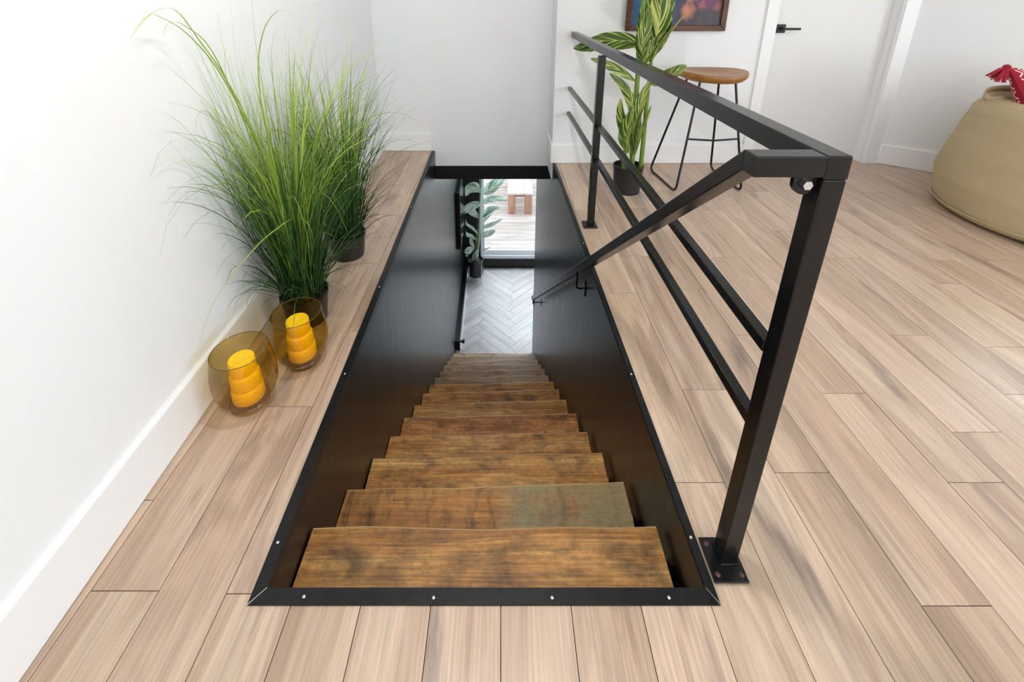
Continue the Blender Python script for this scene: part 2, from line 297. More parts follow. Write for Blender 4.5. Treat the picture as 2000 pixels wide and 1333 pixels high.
# painting
def painting():
    m, nt, P, L = newmat('floral_painting'); tc = N(nt, 'ShaderNodeTexCoord'); sp = N(nt, 'ShaderNodeSeparateXYZ'); L(tc.outputs['UV'], sp.inputs[0])
    n0 = N(nt, 'ShaderNodeTexNoise', i_Scale=7.0, i_Detail=6.0, i_Distortion=1.5); L(tc.outputs['UV'], n0.inputs['Vector'])
    sm = N(nt, 'ShaderNodeMath', operation='MULTIPLY_ADD'); sm.inputs[1].default_value = .35; L(n0.outputs['Fac'], sm.inputs[0]); L(sp.outputs['X'], sm.inputs[2])
    base = ramp(nt, [(.2, lin(30,92,140)), (.40, lin(24,78,112)), (.62, lin(40,74,110)), (.70, lin(58,52,76)), (.95, lin(66,58,66))]); L(sm.outputs[0], base.inputs[0])
    mul = ramp(nt, [(.3, .55), (.7, 1.35)]); L(n0.outputs['Fac'], mul.inputs[0])
    mx = N(nt, 'ShaderNodeMix', data_type='RGBA', blend_type='MULTIPLY'); mx.inputs[0].default_value = 1; L(base.outputs[0], mx.inputs[6]); L(mul.outputs[0], mx.inputs[7]); cur = mx.outputs[2]
    for (cx, cy, rr, col) in [(.16, .265, .07, lin(214,120,70)), (.62, .13, .095, lin(205,128,98)), (.66, .28, .10, lin(196,122,104)), (.82, .27, .16, lin(128,52,112)), (.78, .18, .05, lin(190,110,110)), (.93, .17, .05, lin(150,84,84)), (.45, .5, .2, lin(190,110,70)), (.2, .62, .17, lin(150,60,100)), (.75, .7, .2, lin(200,140,90))]:
        dv = N(nt, 'ShaderNodeVectorMath', operation='DISTANCE'); L(tc.outputs['UV'], dv.inputs[0]); dv.inputs[1].default_value = (cx, cy, 0)
        pa = N(nt, 'ShaderNodeMath', operation='MULTIPLY_ADD'); pa.inputs[1].default_value = .16; L(n0.outputs['Fac'], pa.inputs[0]); L(dv.outputs['Value'], pa.inputs[2])
        rr_ = ramp(nt, [(max(0, rr*.45+.05), 1.0), (rr+.08, 0.0)]); L(pa.outputs[0], rr_.inputs[0])
        m2 = N(nt, 'ShaderNodeMix', data_type='RGBA'); L(rr_.outputs[0], m2.inputs[0]); L(cur, m2.inputs[6]); m2.inputs[7].default_value = (*col, 1); cur = m2.outputs[2]
    L(cur, P.inputs['Base Color']); P.inputs['Roughness'].default_value = .45
    b = N(nt, 'ShaderNodeBump', i_Strength=.3, i_Distance=.004); L(n0.outputs['Fac'], b.inputs['Height']); L(b.outputs[0], P.inputs['Normal']); return m
M['painting'] = painting()
def cushion_mat():
    m, nt, P, L = newmat('red_woven_cushion'); tc = N(nt, 'ShaderNodeTexCoord'); sp = N(nt, 'ShaderNodeSeparateXYZ'); L(tc.outputs['UV'], sp.inputs[0])
    u, v = sp.outputs['X'], sp.outputs['Y']
    def math_(op, a, b=None, c=None):
        n = N(nt, 'ShaderNodeMath', operation=op)
        for i, x in enumerate((a, b, c)):
            if x is None: continue
            if isinstance(x, (int, float)): n.inputs[i].default_value = x
            else: L(x, n.inputs[i])
        return n.outputs[0]
    zig = math_('PINGPONG', math_('MULTIPLY', v, 8.0), .5)          # 0..0.5 along the edge
    d = math_('FRACT', math_('ADD', math_('MULTIPLY', u, 13.0), math_('MULTIPLY', zig, 2.0)))
    line = math_('LESS_THAN', d, .36)
    band = math_('MULTIPLY', math_('GREATER_THAN', u, .035), math_('LESS_THAN', u, .23))
    f1 = math_('MULTIPLY', line, band)
    m1 = N(nt, 'ShaderNodeMix', data_type='RGBA'); L(f1, m1.inputs[0]); m1.inputs[6].default_value = (*lin(150,14,40), 1); m1.inputs[7].default_value = (*lin(240,190,188), 1)
    f2 = math_('MULTIPLY', math_('GREATER_THAN', u, .23), math_('LESS_THAN', u, .30))
    m2 = N(nt, 'ShaderNodeMix', data_type='RGBA'); L(f2, m2.inputs[0]); L(m1.outputs[2], m2.inputs[6]); m2.inputs[7].default_value = (*lin(176,62,30), 1)
    chk = math_('LESS_THAN', math_('FRACT', math_('ADD', math_('MULTIPLY', v, 22.0), math_('MULTIPLY', u, 14.0))), .5)
    mb = N(nt, 'ShaderNodeMix', data_type='RGBA'); L(chk, mb.inputs[0]); mb.inputs[6].default_value = (*lin(30,26,26), 1); mb.inputs[7].default_value = (*lin(214,200,170), 1)
    f3 = math_('MULTIPLY', math_('GREATER_THAN', u, .30), math_('LESS_THAN', u, .42))
    m3 = N(nt, 'ShaderNodeMix', data_type='RGBA'); L(f3, m3.inputs[0]); L(m2.outputs[2], m3.inputs[6]); L(mb.outputs[2], m3.inputs[7])
    L(m3.outputs[2], P.inputs['Base Color']); P.inputs['Roughness'].default_value = .9
    nz = N(nt, 'ShaderNodeTexNoise', i_Scale=300.0); b = N(nt, 'ShaderNodeBump', i_Strength=.4, i_Distance=.002); L(nz.outputs['Fac'], b.inputs['Height']); L(b.outputs[0], P.inputs['Normal']); return m
M['cushion'] = cushion_mat()
M['tassel'] = plain('crimson_yarn', lin(150,12,38), .9, var=.3, scale=120, bump=.3)
# ------------------------------------------------------------------ plan geometry
YF = .583                                            # near outer edge of the stair opening
def sh(x, y): return x-.0165*(y-YF)                  # the stair opening runs slightly off the plank direction
def lw(y): return -.889-.0257*(y-.47)                # baseboard face of the left wall
OL, OR = -.529, .455                                 # outer edges of the black edging
IL, IR = -.502, .436
YB, YR = 3.50, 3.21                                  # baseboard faces of the far walls
ZL = -2.92                                           # lower floor level
YW = 6.22                                            # patio door wall downstairs
RX, RY, CZ = 5.5, -2.5, 2.55
# ------------------------------------------------------------------ upper floor
fl = MB()
fl.prism([(lw(RY)-.05, RY), (sh(OL+.006, YF), RY), (sh(OL+.006, 0), YF+.006), (sh(OL+.006, 3.52), 3.52), (lw(3.52)-.05, 3.52)], -.13, -.010)
fl.prism([(sh(OL+.006, YF), RY), (sh(OR-.006, YF), RY), (sh(OR-.006, YF), YF+.006), (sh(OL+.006, YF), YF+.006)], -.13, -.010)
fl.prism([(sh(OR-.006, YF), YF), (sh(OR-.006, YF), RY), (RX, RY), (RX, 2.8), (3.36, 2.8), (2.87, 3.36), (sh(OR-.006, 3.36), 3.36)], -.13, -.010)
floor = fl.build('floor', M['groove'])
tag(floor, 'light oak plank floor around the stair opening', kind='structure')
def clip(poly, a, b, c):            # keep a*x+b*y<=c
    out = []
    for i in range(len(poly)):
        p, q = poly[i], poly[(i+1) % len(poly)]; dp = a*p[0]+b*p[1]-c; dq = a*q[0]+b*q[1]-c
        if dp <= 0: out.append(p)
        if (dp < 0 < dq) or (dq < 0 < dp):
            t = dp/(dp-dq); out.append((p[0]+(q[0]-p[0])*t, p[1]+(q[1]-p[1])*t))
    return out
def parea(p): return abs(sum(p[i][0]*p[(i+1) % len(p)][1]-p[(i+1) % len(p)][0]*p[i][1] for i in range(len(p))))/2
J0 = {-6: .608, -5: 1.062, -4: .603, 3: .833, 4: 1.125, 5: .859, 6: .583, 7: 1.111, 8: .833, 9: .976, 10: 1.372, 11: 1.107, 12: 1.312, 13: 1.689, 14: 1.876, 15: 2.236, 16: 1.876}
PW, PL, GAP = .1457, .79, .0009
for k in range(-7, 38):
    x0, x1 = -.002+PW*k+GAP, -.002+PW*(k+1)-GAP
    y0 = J0.get(k, .2+.17*((k*7) % 4) if -4 < k < 3 else .3*((k*5) % 7)/3)
    if -4 < k < 3: y0 = .18+.05*((k*7) % 4)
    y = y0-PL*math.ceil((y0-RY)/PL)
    while y < 3.55:
        rect = [(x0, y+GAP), (x1, y+GAP), (x1, y+PL-GAP), (x0, y+PL-GAP)]; y += PL
        rect = clip(rect, 0, -1, -RY)
        rect = clip(rect, -1, -.0257, .889-.0257*.47+.004)              # left wall
        if len(rect) < 3: continue
        pieces = []
        if k < 4:
            f_ = clip(rect, 0, 1, YF+.004)
            b_ = clip(rect, 0, -1, -(YF+.004))
            if len(f_) > 2: pieces.append(f_)
            if len(b_) > 2:
                l_ = clip(b_, 1, .0165, OL+.0165*YF+.004)
                if len(l_) > 2: pieces.append(clip(l_, 0, 1, YB+.005))
                r_ = clip(b_, -1, -.0165, -(OR+.0165*YF-.004))
                if len(r_) > 2: pieces.append(clip(r_, 0, 1, YR+.005))
            if len(pieces) == 1 and len(rect) > 2 and abs(parea(pieces[0])-parea(rect)) < 1e-5: pieces = [pieces[0]]
        else:
            r_ = clip(rect, 0, 1, YR+.005 if not 1.9 < (x0+x1)/2 < 2.75 else 3.31)
            if len(r_) > 2: r_ = clip(r_, .642, .767, .642*2.866+.767*3.215+.004)
            if len(r_) > 2: r_ = clip(r_, 0, 1, 2.805 if x0 > 3.3 else 9)
            if len(r_) > 2: r_ = clip(r_, 1, 0, RX)
            if len(r_) > 2: pieces.append(r_)
        pieces = [p for p in pieces if len(p) > 2 and parea(p) > 1e-4]
        if not pieces: continue
        b = MB(); lift = random.uniform(-.0002, .0002)
        for p in pieces: b.prism(p, -.0098, lift)
        b.build('plank', M['plank'], floor)
# ------------------------------------------------------------------ walls
def wall(name, mb, m, label): return tag(mb.build(name, m), label, kind='structure')
T = .013
lwx = lambda y: lw(y)-T
b = MB(); b.prism([(lwx(RY)-.1, RY-.1), (lwx(RY), RY-.1), (lwx(YB+.1), YB+.1), (lwx(YB+.1)-.1, YB+.1)], -.13, CZ)
wall('wall_left', b, M['wall'], 'bright white wall beside the tall grass plants')
b = MB(); b.box(lwx(3.5), .382+.1, YB+T, YB+T+.1, -.134, CZ); b.box(-.62, .46, YB+T, YB+T+.06, -.134, -.134)
wall('wall_back', b, M['wall'], 'white far wall dropping below the floor over the stair opening')
b = MB(); b.box(.382, .472, YR+T, YB+T, -.134, CZ)
b.box(.472, 1.83, YR+T, YR+T+.09, -.009, CZ); b.box(1.83, 2.77, YR+T, YR+T+.09, 2.06, CZ); b.box(2.755, 2.866, YR+T, YR+T+.12, -.009, CZ)
wall('wall_back_right', b, M['wall'], 'white wall behind the stool with the framed painting')
A0, A1 = Vector((2.866, 3.215)), Vector((3.35, 2.81)); an = Vector((.642, .767))
def strip(o, d0, d1, z0, z1): 
    p = [A0+an*d0, A1+an*d0, A1+an*d1, A0+an*d1]; return MB().prism([tuple(q) for q in p], z0, z1)
wall('wall_right', strip(0, T, .11, -.009, CZ), M['wall'], 'white angled wall behind the beige bean bag')
def holed(axis, a0, a1, c0, c1, w0, w1, z0, z1, zb=-.009):
    b = MB()
    def bx(p0, p1, q0, q1):
        if axis == 'x': b.box(p0, p1, c0, c1, q0, q1)
        else: b.box(c0, c1, p0, p1, q0, q1)
    bx(a0, w0, zb, CZ); bx(w1, a1, zb, CZ); bx(w0, w1, zb, z0); bx(w0, w1, z1, CZ); return b
wall('wall_window', holed('x', 3.34, RX+.1, 2.81, 2.91, 3.72, 5.28, .32, 2.28), M['wall'], 'white wall with a tall window past the bean bag')
wall('wall_side', holed('y', RY-.1, 2.81, RX, RX+.1, -2.4, 0.0, .35, 2.35), M['wall'], 'white wall with the wide side window')
wall('wall_front', holed('x', lwx(RY), RX, RY-.1, RY, -.4, 3.0, .45, 2.35), M['wall'], 'white wall with the window facing the stairs')
b = MB(); b.box(-1.2, RX+.1, RY-.1, 3.7, CZ, CZ+.1); wall('ceiling', b, M['ceil'], 'white flat ceiling over the upper room')
def window(name, axis, a0, a1, c, z0, z1, label):
    e = empty(name, ((a0+a1)/2, c, z0) if axis == 'x' else (c, (a0+a1)/2, z0), label, kind='structure')
    b = MB(); fw = .06
    def bx(p0, p1, q0, q1, t=.03):
        if axis == 'x': b.box(p0, p1, c-t, c+t, q0, q1)
        else: b.box(c-t, c+t, p0, p1, q0, q1)
    bx(a0, a0+fw, z0, z1); bx(a1-fw, a1, z0, z1); bx(a0+fw, a1-fw, z0, z0+fw); bx(a0+fw, a1-fw, z1-fw, z1); md = (a0+a1)/2; bx(md-.03, md+.03, z0+fw, z1-fw)
    b.build('window_frame', M['pvc'], e, bevel=.004)
    for s0, s1 in ((a0+fw, md-.03), (md+.03, a1-fw)):
        b = MB(); bx(s0, s1, z0+fw, z1-fw, .003); b.build('pane', M['pane'], e)
window('window_1', 'x', 3.72, 5.28, 2.86, .32, 2.28, 'white framed window in the wall past the bean bag')
window('window_2', 'y', -2.4, 0.0, 5.55, .35, 2.35, 'wide white framed window in the side wall')
window('window_3', 'x', -.4, 3.0, -2.55, .45, 2.35, 'white framed window facing the head of the stairs')
# recessed ceiling lamps; the open-floor one is added fill, out of view
for i, (x, y, lab) in enumerate(((-.05, 1.1, 'round recessed ceiling lamp over the head of the stairs'), (-.05, 2.6, 'round recessed ceiling lamp over the far end of the stair opening'), (1.7, .2, 'added round fill lamp in the ceiling over the open oak floor'))):
    e = empty('ceiling_lamp', (x, y, CZ-.02), lab, 'lamp', 'recessed ceiling lamps')
    MB().lathe([(.085, 0), (.10, .004), (.10, .0195), (.085, .0195)], (x, y, CZ-.02), 28, closed=True).build('ring', M['trimw'], e, smooth=True)
    l = area('lamp_light', (x, y, CZ-.012), (0, 0, 0), .15, .15, (20, 2.5, 4)[i], (1.0, .96, .92)); l.data.shape = 'DISK'; l.parent = e; l.location = (0, 0, .008)
# baseboards
def base(name, poly, label, h=.153):
    n = len(poly); b = MB(); b.prism(poly, 0, h)
    tag(b.build(name, M['trimw'], bevel=.006), label, kind='structure')
base('baseboard_left', [(lwx(RY)-.012, RY), (lw(RY), RY), (lw(YB), YB), (lwx(YB+T)-.012, YB+T)], 'tall white baseboard along the wall beside the candles')
base('baseboard_back', [(lwx(YB), YB), (sh(OL, YB)-.002, YB), (sh(OL, YB)-.002, YB+T+.012), (lwx(YB), YB+T+.012)], 'short white baseboard on the far wall left of the stair opening')
base('baseboard_back_right', [(.370, YR), (1.822, YR), (1.822, YR+T+.012), (.394, YR+T+.012), (.394, YB+T), (.370, YB+T)], 'white baseboard behind the stool and potted ginger')
p = [A0+an*.0, A1+an*.0, A1+an*(T+.012), A0+an*(T+.012)]
base('baseboard_right', [tuple(q) for q in p], 'white baseboard of the angled wall behind the bean bag')
# door
d = empty('door_1', (2.32, 3.30, 0), 'plain white door with a black lever handle', kind='structure')
MB().box(1.895, 2.745, 3.30, 3.335, .004, 2.04).build('door_slab', M['door'], d, bevel=.002)
b = MB(); b.box(1.82, 1.902, YR-.004, YR+T+.06, 0, 2.13); b.build('casing', M['trimw'], d, bevel=.003)
b = MB(); b.hexa([(2.764,YR,0),(2.862,YR,0),(2.862,YR+T+.11,0),(2.740,YR+T+.11,0),(2.764,YR,2.13),(2.862,YR,2.13),(2.862,YR+T+.11,2.13),(2.740,YR+T+.11,2.13)]); b.build('casing', M['trimw'], d, bevel=.003)
b = MB(); b.box(1.902, 2.74, YR-.004, YR+T+.06, 2.045, 2.13); b.build('casing', M['trimw'], d, bevel=.003)
hp = pix(1525, 56, y=3.295)
rose = MB().box(hp.x-.03, hp.x+.03, 3.288, 3.2995, hp.z-.03, hp.z+.03).build('door_handle', M['darkblack'], d, bevel=.002)
b = MB(); b.tube([(hp.x, 3.288, hp.z), (hp.x, 3.255, hp.z)], .011, 10); b.build('spindle', M['darkblack'], rose, smooth=True)
b = MB(); b.box(hp.x-.008, hp.x+.115, 3.246, 3.258, hp.z-.008, hp.z+.008); b.build('lever', M['darkblack'], rose, bevel=.003)
# ------------------------------------------------------------------ stairwell walls, header, lower rooms
ex = .6
b = MB(); b.prism([(sh(-.506, ex), ex), (sh(-.506, YW), YW), (sh(-.62, YW), YW), (sh(-.62, ex), ex)], ZL-.02, -.131)
b.prism([(sh(-.506, ex), ex), (sh(-.506, YB+T), YB+T), (sh(-.522, YB+T), YB+T), (sh(-.522, ex), ex)], -.131, -.002)
wall('wall_stair_left', b, M['blackwall'], 'tall satin black wall along the stair side with the mounted panel')
YE = 4.42
b = MB(); b.prism([(sh(.434, ex), ex), (sh(.54, ex), ex), (sh(.54, YE), YE), (sh(.434, YE), YE)], ZL-.02, -.131)
b.prism([(sh(.434, ex), ex), (sh(.448, ex), ex), (sh(.448, YB+T), YB+T), (sh(.434, YB+T), YB+T)], -.131, -.002)
wall('wall_stair_right', b, M['blackwall'], 'tall satin black wall carrying the handrail brackets')
b = MB(); b.box(-.60, .54, .55, .602, ZL, -.006); wall('wall_stair_front', b, M['blackwall'], 'black wall under the head of the stairs')
b = MB(); b.box(sh(-.508, YB), sh(.434, YB)-.0, YB+.001, YB+.16, -.25, -.134); wall('trim_4', b, M['darkblack'], 'black header beam under the white wall over the stairs')
b = MB(); b.box(-.70, 2.6, YB+.16, YW+.15, -.25, -.14); wall('ceiling.001', b, M['ceil'], 'ceiling over the foot of the stairs')
b = MB(); b.box(2.5, 2.6, 4.3, YW+.15, ZL, -.25); b.box(.43, 2.5, 4.30, 4.40, ZL, -.25); wall('wall_lower_right', b, M['wall'], 'white wall of the room at the foot of the stairs')
# lower floor, herringbone
b = MB(); b.box(-.62, 2.5, 4.30, YW, ZL-.05, ZL-.010); b.box(-.70, .56, .5, 4.30, ZL-.05, ZL-.010); lf = wall('floor.001', b, M['groove'], 'pale grey herringbone floor at the foot of the stairs')
HW, HL = .12, .60
hm = MB().box(0, HW-.0016, 0, HL-.0016, -.0098, 0).mesh('herringbone_tile'); hm.materials.append(M['herring'])
c45 = math.cos(math.pi/4)
cnt = 0
for i in range(-30, 31):
    for j in range(-14, 15):
        # classic herringbone in a lattice turned by 45 degrees
        for vert in (0, 1):
            ox = i*HW+j*(HL*1.0) ; oy = i*HW-j*0.0
            lx, ly = i*HW+j*HL, i*HW-j*HL
            if vert: x, y, ang = lx, ly, 0
            else: x, y, ang = lx+HW, ly+HL-HW+0, 0
            if vert: quad = (lx, ly, HW, HL)
            else: quad = (lx+HW, ly+0, HL, HW)
            qx, qy, qw, qh = quad
            mx, my = qx+qw/2, qy+qh/2
            X = (mx-my)*c45+.1; Y = (mx+my)*c45+5.0
            if not (-.85 < X < 1.6 and 4.15 < Y < YW+.25): continue
            key = (round(X, 3), round(Y, 3))
            pts = [(qx, qy), (qx+qw, qy), (qx+qw, qy+qh), (qx, qy+qh)]
            pts = [((px-py)*c45+.1, (px+py)*c45+5.0) for px, py in pts]
            cxm = sum(q[0] for q in pts)/4; cym = sum(q[1] for q in pts)/4
            L_ = 1-.0018/HW
            pl = pts
            pl = clip(pl, -1, 0, .615); pl = clip(pl, 0, -1, -4.31) if len(pl) > 2 else pl
            pl = clip(pl, 0, 1, YW-.001) if len(pl) > 2 else pl
            if len(pl) < 3 or parea(pl) < 2e-4: continue
            g = .0016; ccx = sum(q[0] for q in pl)/len(pl); ccy = sum(q[1] for q in pl)/len(pl)
            bb = MB(); ang = -math.pi/4 if vert == 0 else math.pi/4
            # mesh in its own frame so the grain follows the piece
            a_ = math.pi/4 if vert else -math.pi/4
            ca, sa = math.cos(-a_), math.sin(-a_)
            loc = [((q[0]-ccx)*ca-(q[1]-ccy)*sa, (q[0]-ccx)*sa+(q[1]-ccy)*ca) for q in pl]
            loc = [(q[0]-math.copysign(min(g, abs(q[0])), q[0]), q[1]-math.copysign(min(g, abs(q[1])), q[1])) for q in loc]
            ar = sum(loc[n_][0]*loc[(n_+1) % len(loc)][1]-loc[(n_+1) % len(loc)][0]*loc[n_][1] for n_ in range(len(loc)))
            if ar < 0: loc.reverse()
            bb.prism(loc, -.0095, 0)
            me = bb.mesh('herringbone_tile'); o = link('herringbone_tile', me, M['herring'], lf, (ccx, ccy, ZL)); o.rotation_euler.z = a_; cnt += 1
# lower baseboard along the left wall
xb = lambda y: sh(-.506, y)
b = MB(); b.prism([(xb(4.45)+.0, 4.45), (xb(4.45)+.058, 4.45), (xb(YW)+.058, YW), (xb(YW), YW)], ZL, ZL+.13); bs_ = tag(b.build('baseboard_stair_left', M['blackmetal'], bevel=.004), 'black baseboard at the foot of the stair wall', kind='structure')
b = MB(); b.prism([(xb(4.45)+.058, 4.45), (xb(4.45)+.068, 4.45), (xb(YW)+.068, YW), (xb(YW)+.058, YW)], ZL, ZL+.012); b.build('white_edge', M['pvc'], bs_)
ds = empty('door_stop', (xb(4.50)+.03, 4.50, ZL+.05), 'small black rubber door stop at the foot of the black wall', 'door stop')
bp = pix(893, 680, y=4.50)
b = MB(); b.tube([(xb(4.5)+.056, 4.5, ZL+.09), (xb(4.5)+.080, 4.5, ZL+.09)], .012, 12); b.build('stem', M['darkblack'], ds, smooth=True)
b = MB(); b.tube([(xb(4.5)+.080, 4.5, ZL+.09), (xb(4.5)+.11, 4.5, ZL+.09)], .024, 14); b.build('bumper', M['darkblack'], ds, smooth=True)
# mounted panel on the stair wall
pn = empty('wall_screen', (sh(-.505, 5.5), 5.5, -1.89), 'slim black flat screen mounted on the black stair wall', 'screen')
x0 = sh(-.5045, 5.5); b = MB(); b.prism([(sh(-.5045, 5.08), 5.08), (sh(-.448, 5.08), 5.08), (sh(-.448, 6.0), 6.0), (sh(-.5045, 6.0), 6.0)], -1.89, -1.095); b.build('housing', M['darkblack'], pn, bevel=.004)
b = MB(); b.prism([(sh(-.4478, 5.10), 5.10), (sh(-.4465, 5.10), 5.10), (sh(-.4465, 5.98), 5.98), (sh(-.4478, 5.98), 5.98)], -1.87, -1.115); b.build('glass_front', M['tv'], pn)
# latch on the wall end
lt = empty('door_latch', (sh(.433, 4.36), 4.36, -2.1), 'small black latch on the end of the black wall', 'latch')
lx = sh(.4335, 4.36); b = MB(); b.box(lx-.004, lx, 4.345, 4.385, -2.2, -2.02); b.build('plate', M['darkblack'], lt, bevel=.001)
b = MB(); b.box(lx-.016, lx-.004, 4.358, 4.372, -2.17, -2.05); b.build('grip', M['screw'], lt, bevel=.003)
# patio door wall downstairs
b = MB(); b.box(-.70, -.335, YW, YW+.14, ZL, -.25); b.box(-.335, 2.5, YW, YW+.14, -.62, -.25); b.box(2.25, 2.5, YW, YW+.14, ZL, -.62); wall('wall_patio', b, M['darkblack'], 'black wall around the patio door downstairs')
b = MB(); b.box(-.335, 2.25, YW, YW+.16, ZL, ZL+.15); wall('trim_5', b, M['blackmetal'], 'black sill board under the patio door')
pd = empty('door_2', (.9, YW+.09, ZL+.12), 'white framed glass patio door looking onto the deck', kind='structure')
b = MB(); b.box(-.335, -.27, YW+.05, YW+.13, ZL+.15, -.62); b.build('stile', M['pvc'], pd, bevel=.004)
b = MB(); b.box(2.185, 2.25, YW+.05, YW+.13, ZL+.15, -.62); b.build('stile', M['pvc'], pd, bevel=.004)
b = MB(); b.box(1.0, 1.08, YW+.05, YW+.13, ZL+.15, -.62); b.build('stile', M['pvc'], pd, bevel=.004)
b = MB(); b.box(-.335, 2.25, YW+.03, YW+.13, ZL+.15, ZL+.21); b.box(-.27, 2.185, YW+.07, YW+.11, ZL+.21, ZL+.285); b.build('bottom_rail', M['pvc'], pd, bevel=.004)
for x0, x1 in ((-.27, 1.0), (1.08, 2.185)):
    MB().box(x0, x1, YW+.088, YW+.092, ZL+.285, -.62).build('pane', M['pane'], pd)
# outdoor deck
b = MB(); b.box(-4, 5, YW+.16, 13, -3.10, -3.03); dk = tag(b.build('deck', M['groove']), 'weathered wooden deck outside the patio door', kind='structure')
y = YW+.17; dm = MB().box(-4, 5, 0, .132, -.028, 0).mesh('deck_board'); dm.materials.append(M['deck'])
while y < 12.9:
    link('deck_board', dm, None, dk, (0, y, -3.0)); y += .139
bn = empty('bench', (.38, 8.9, -3.0), 'wooden bench with pale top boards and reddish legs on the deck', 'bench')
for i in range(3):
    MB().box(.122+i*.171, .122+i*.171+.165, 8.24, 9.9, -2.555, -2.515).build('seat_board', M['bench_top'], bn, bevel=.003)
for yy in (8.27, 9.72):
    for x0 in (.128, .462): MB().box(x0, x0+.155, yy, yy+.09, -3.0, -2.56).build('leg', M['bench_leg'], bn, bevel=.004)
MB().box(.14, .61, 8.30, 8.34, -2.62, -2.56).build('apron', M['bench_leg'], bn)
# ------------------------------------------------------------------ staircase
NOSE = [(613,1028,1288,1025),(675,968,1230,951),(722,903,1184,890),(762,862,1153,852),(788,820,1131,811),(808,795,1111,784),(826,771,1098,763),(838,754,1085,747),(850,740,1076,735),(858,726,1067,721),(868,714,1060,712),(875,704,1053,702),(882,696,1047,694),(886,690,1042,690)]
st = empty('staircase', (0, .62, 0), 'steep staircase of rough reclaimed brown wood treads between black walls', 'staircase')
ZN = lambda n: -.147-.1985*n
yn_ = []
for n, (ul, vl, ur, vr) in enumerate(NOSE):
    z = ZN(n); a = pix(ul, vl, z=z); c = pix(ur, vr, z=z)
    ym = .823+.2595*n; mid = (a.y+c.y)/2
    dl, dr = a.y-mid, c.y-mid
    ybase = .5*mid+.5*ym; lim = .03
    dl = max(-lim, min(lim, dl)); dr = max(-lim, min(lim, dr))
    yn_.append((ybase+dl, ybase+dr))
for n in range(14):
    z = ZN(n); yl, yr = yn_[n]; yb = (.604 if n == 0 else yn_[n-1][0]-.06); K = 14; rnd = random.Random(n)
    xl = sh(-.5035+rnd.uniform(0, .004), yl); xr = sh(.424-rnd.uniform(0, .008), yr); mb = MB(); vs = []
    for i in range(K+1):
        t = i/K; x = xl+(xr-xl)*t; yf = yl+(yr-yl)*t+.008*noise.noise(Vector((t*3.1, n*5.3, 0)))+.003*noise.noise(Vector((t*14, n*3.3, 2)))
        dz = .0025*noise.noise(Vector((t*4, n*2.7, 5)))
        vs += [(x, yb, z), (x, yf-.009, z+dz), (x, yf-.004, z-.002+dz), (x, yf, z-.010+dz), (x, yf, z-.042), (x, yb, z-.045)]
    fs = []
    for i in range(K):
        for q in range(6):
            r = (q+1) % 6; fs.append((i*6+q, (i+1)*6+q, (i+1)*6+r, i*6+r))
    fs += [tuple(range(6)), tuple(K*6+q for q in range(5, -1, -1))]
    mb.add(vs, [tuple(reversed(f)) for f in fs]); 
    o = mb.build('tread', M['tread_green'] if n == 1 else (M['tread_grey'] if n > 7 else M['tread']), st, origin=((xl+xr)/2, (yb+yl)/2, z-.045))
    o.data.materials.append(M['worn'])
    for p_ in o.data.polygons:
        if p_.index % 6 == 1 and p_.index < K*6: p_.material_index = 1
    if n == 1: o['label'] = 'tread with a grey green stain'
    zb = ZN(n+1)-.001 if n < 13 else ZL
    yy = min(yl, yr)-.045
    MB().hexa([(sh(-.5035,yy),yy-.018,zb),(sh(.43,yy),yy-.018,zb),(sh(.43,yy),yy,zb),(sh(-.5035,yy),yy,zb),(sh(-.5035,yy),yy-.018,z-.046),(sh(.43,yy),yy-.018,z-.046),(sh(.43,yy),yy,z-.046),(sh(-.5035,yy),yy,z-.046)]).build('riser', M['tread'], st)
# ------------------------------------------------------------------ black edging of the opening
TZ = .0035
def screw(parent, x, y, z, m=None, r=.0036):
    b = MB(); b.lathe([(r, 0), (r, .0008), (r*.75, .0018), (r*.25, .0022)], (x, y, z), 12); return b.build('screw', m or M['screw'], parent, smooth=True)
e1 = MB(); e1.prism([(sh(OL,YF), YF), (sh(IL,.612), .612), (sh(IL,YB), YB), (sh(OL,YB), YB)], .0003, TZ)
e1.prism([(sh(IL,.612)-.003, .612), (sh(IL,.612), .612), (sh(IL,YB), YB), (sh(IL,YB)-.003, YB)], -.030, .0003)
t1 = tag(e1.build('trim_1', M['trimblack']), 'black steel edging along the stair opening on the plant side', kind='structure')
e2 = MB(); e2.prism([(OL,YF), (OR,YF), (IR,.612), (IL,.612)], .0003, TZ); e2.box(IL, IR, .609, .612, -.030, .0003)
t2 = tag(e2.build('trim_2', M['trimblack']), 'black steel edging across the head of the stairs', kind='structure')
e3 = MB(); e3.prism([(sh(OR,YF), YF), (sh(OR,YR), YR), (sh(IR,YR), YR), (sh(IR,.612), .612)], .0003, TZ)
e3.prism([(sh(IR,.612), .612), (sh(IR,.612)+.003, .612), (sh(IR,YB)+.003, YB), (sh(IR,YB), YB)], -.030, .0003)
t3 = tag(e3.build('trim_3', M['trimblack']), 'black steel edging along the stair opening on the railing side', kind='structure')
for (u, v) in ((594,1168), (847,1170), (1078,1170), (1306,1170)): q = pix(u, v, z=0); screw(t2, q.x, q.y, TZ)
for (u, v) in ((540,1062), (673,732), (741,562)): q = pix(u, v, z=0); screw(t1, sh((OL+IL)/2, q.y)-.001, q.y, TZ)
screw(t1, sh((OL+IL)/2, 2.45), 2.45, TZ)
for yq in (.706, 1.185, 2.03): screw(t3, sh((OR+IR)/2, yq)-.002, yq, TZ)
for (p0, p1) in (((OL, YF), (IL, .612)), ((OR, YF), (IR, .612))):
    MB().tube([(p0[0], p0[1], TZ), (p1[0], p1[1], TZ)], .0008, 6).build('weld_seam', M['weld'], t2)
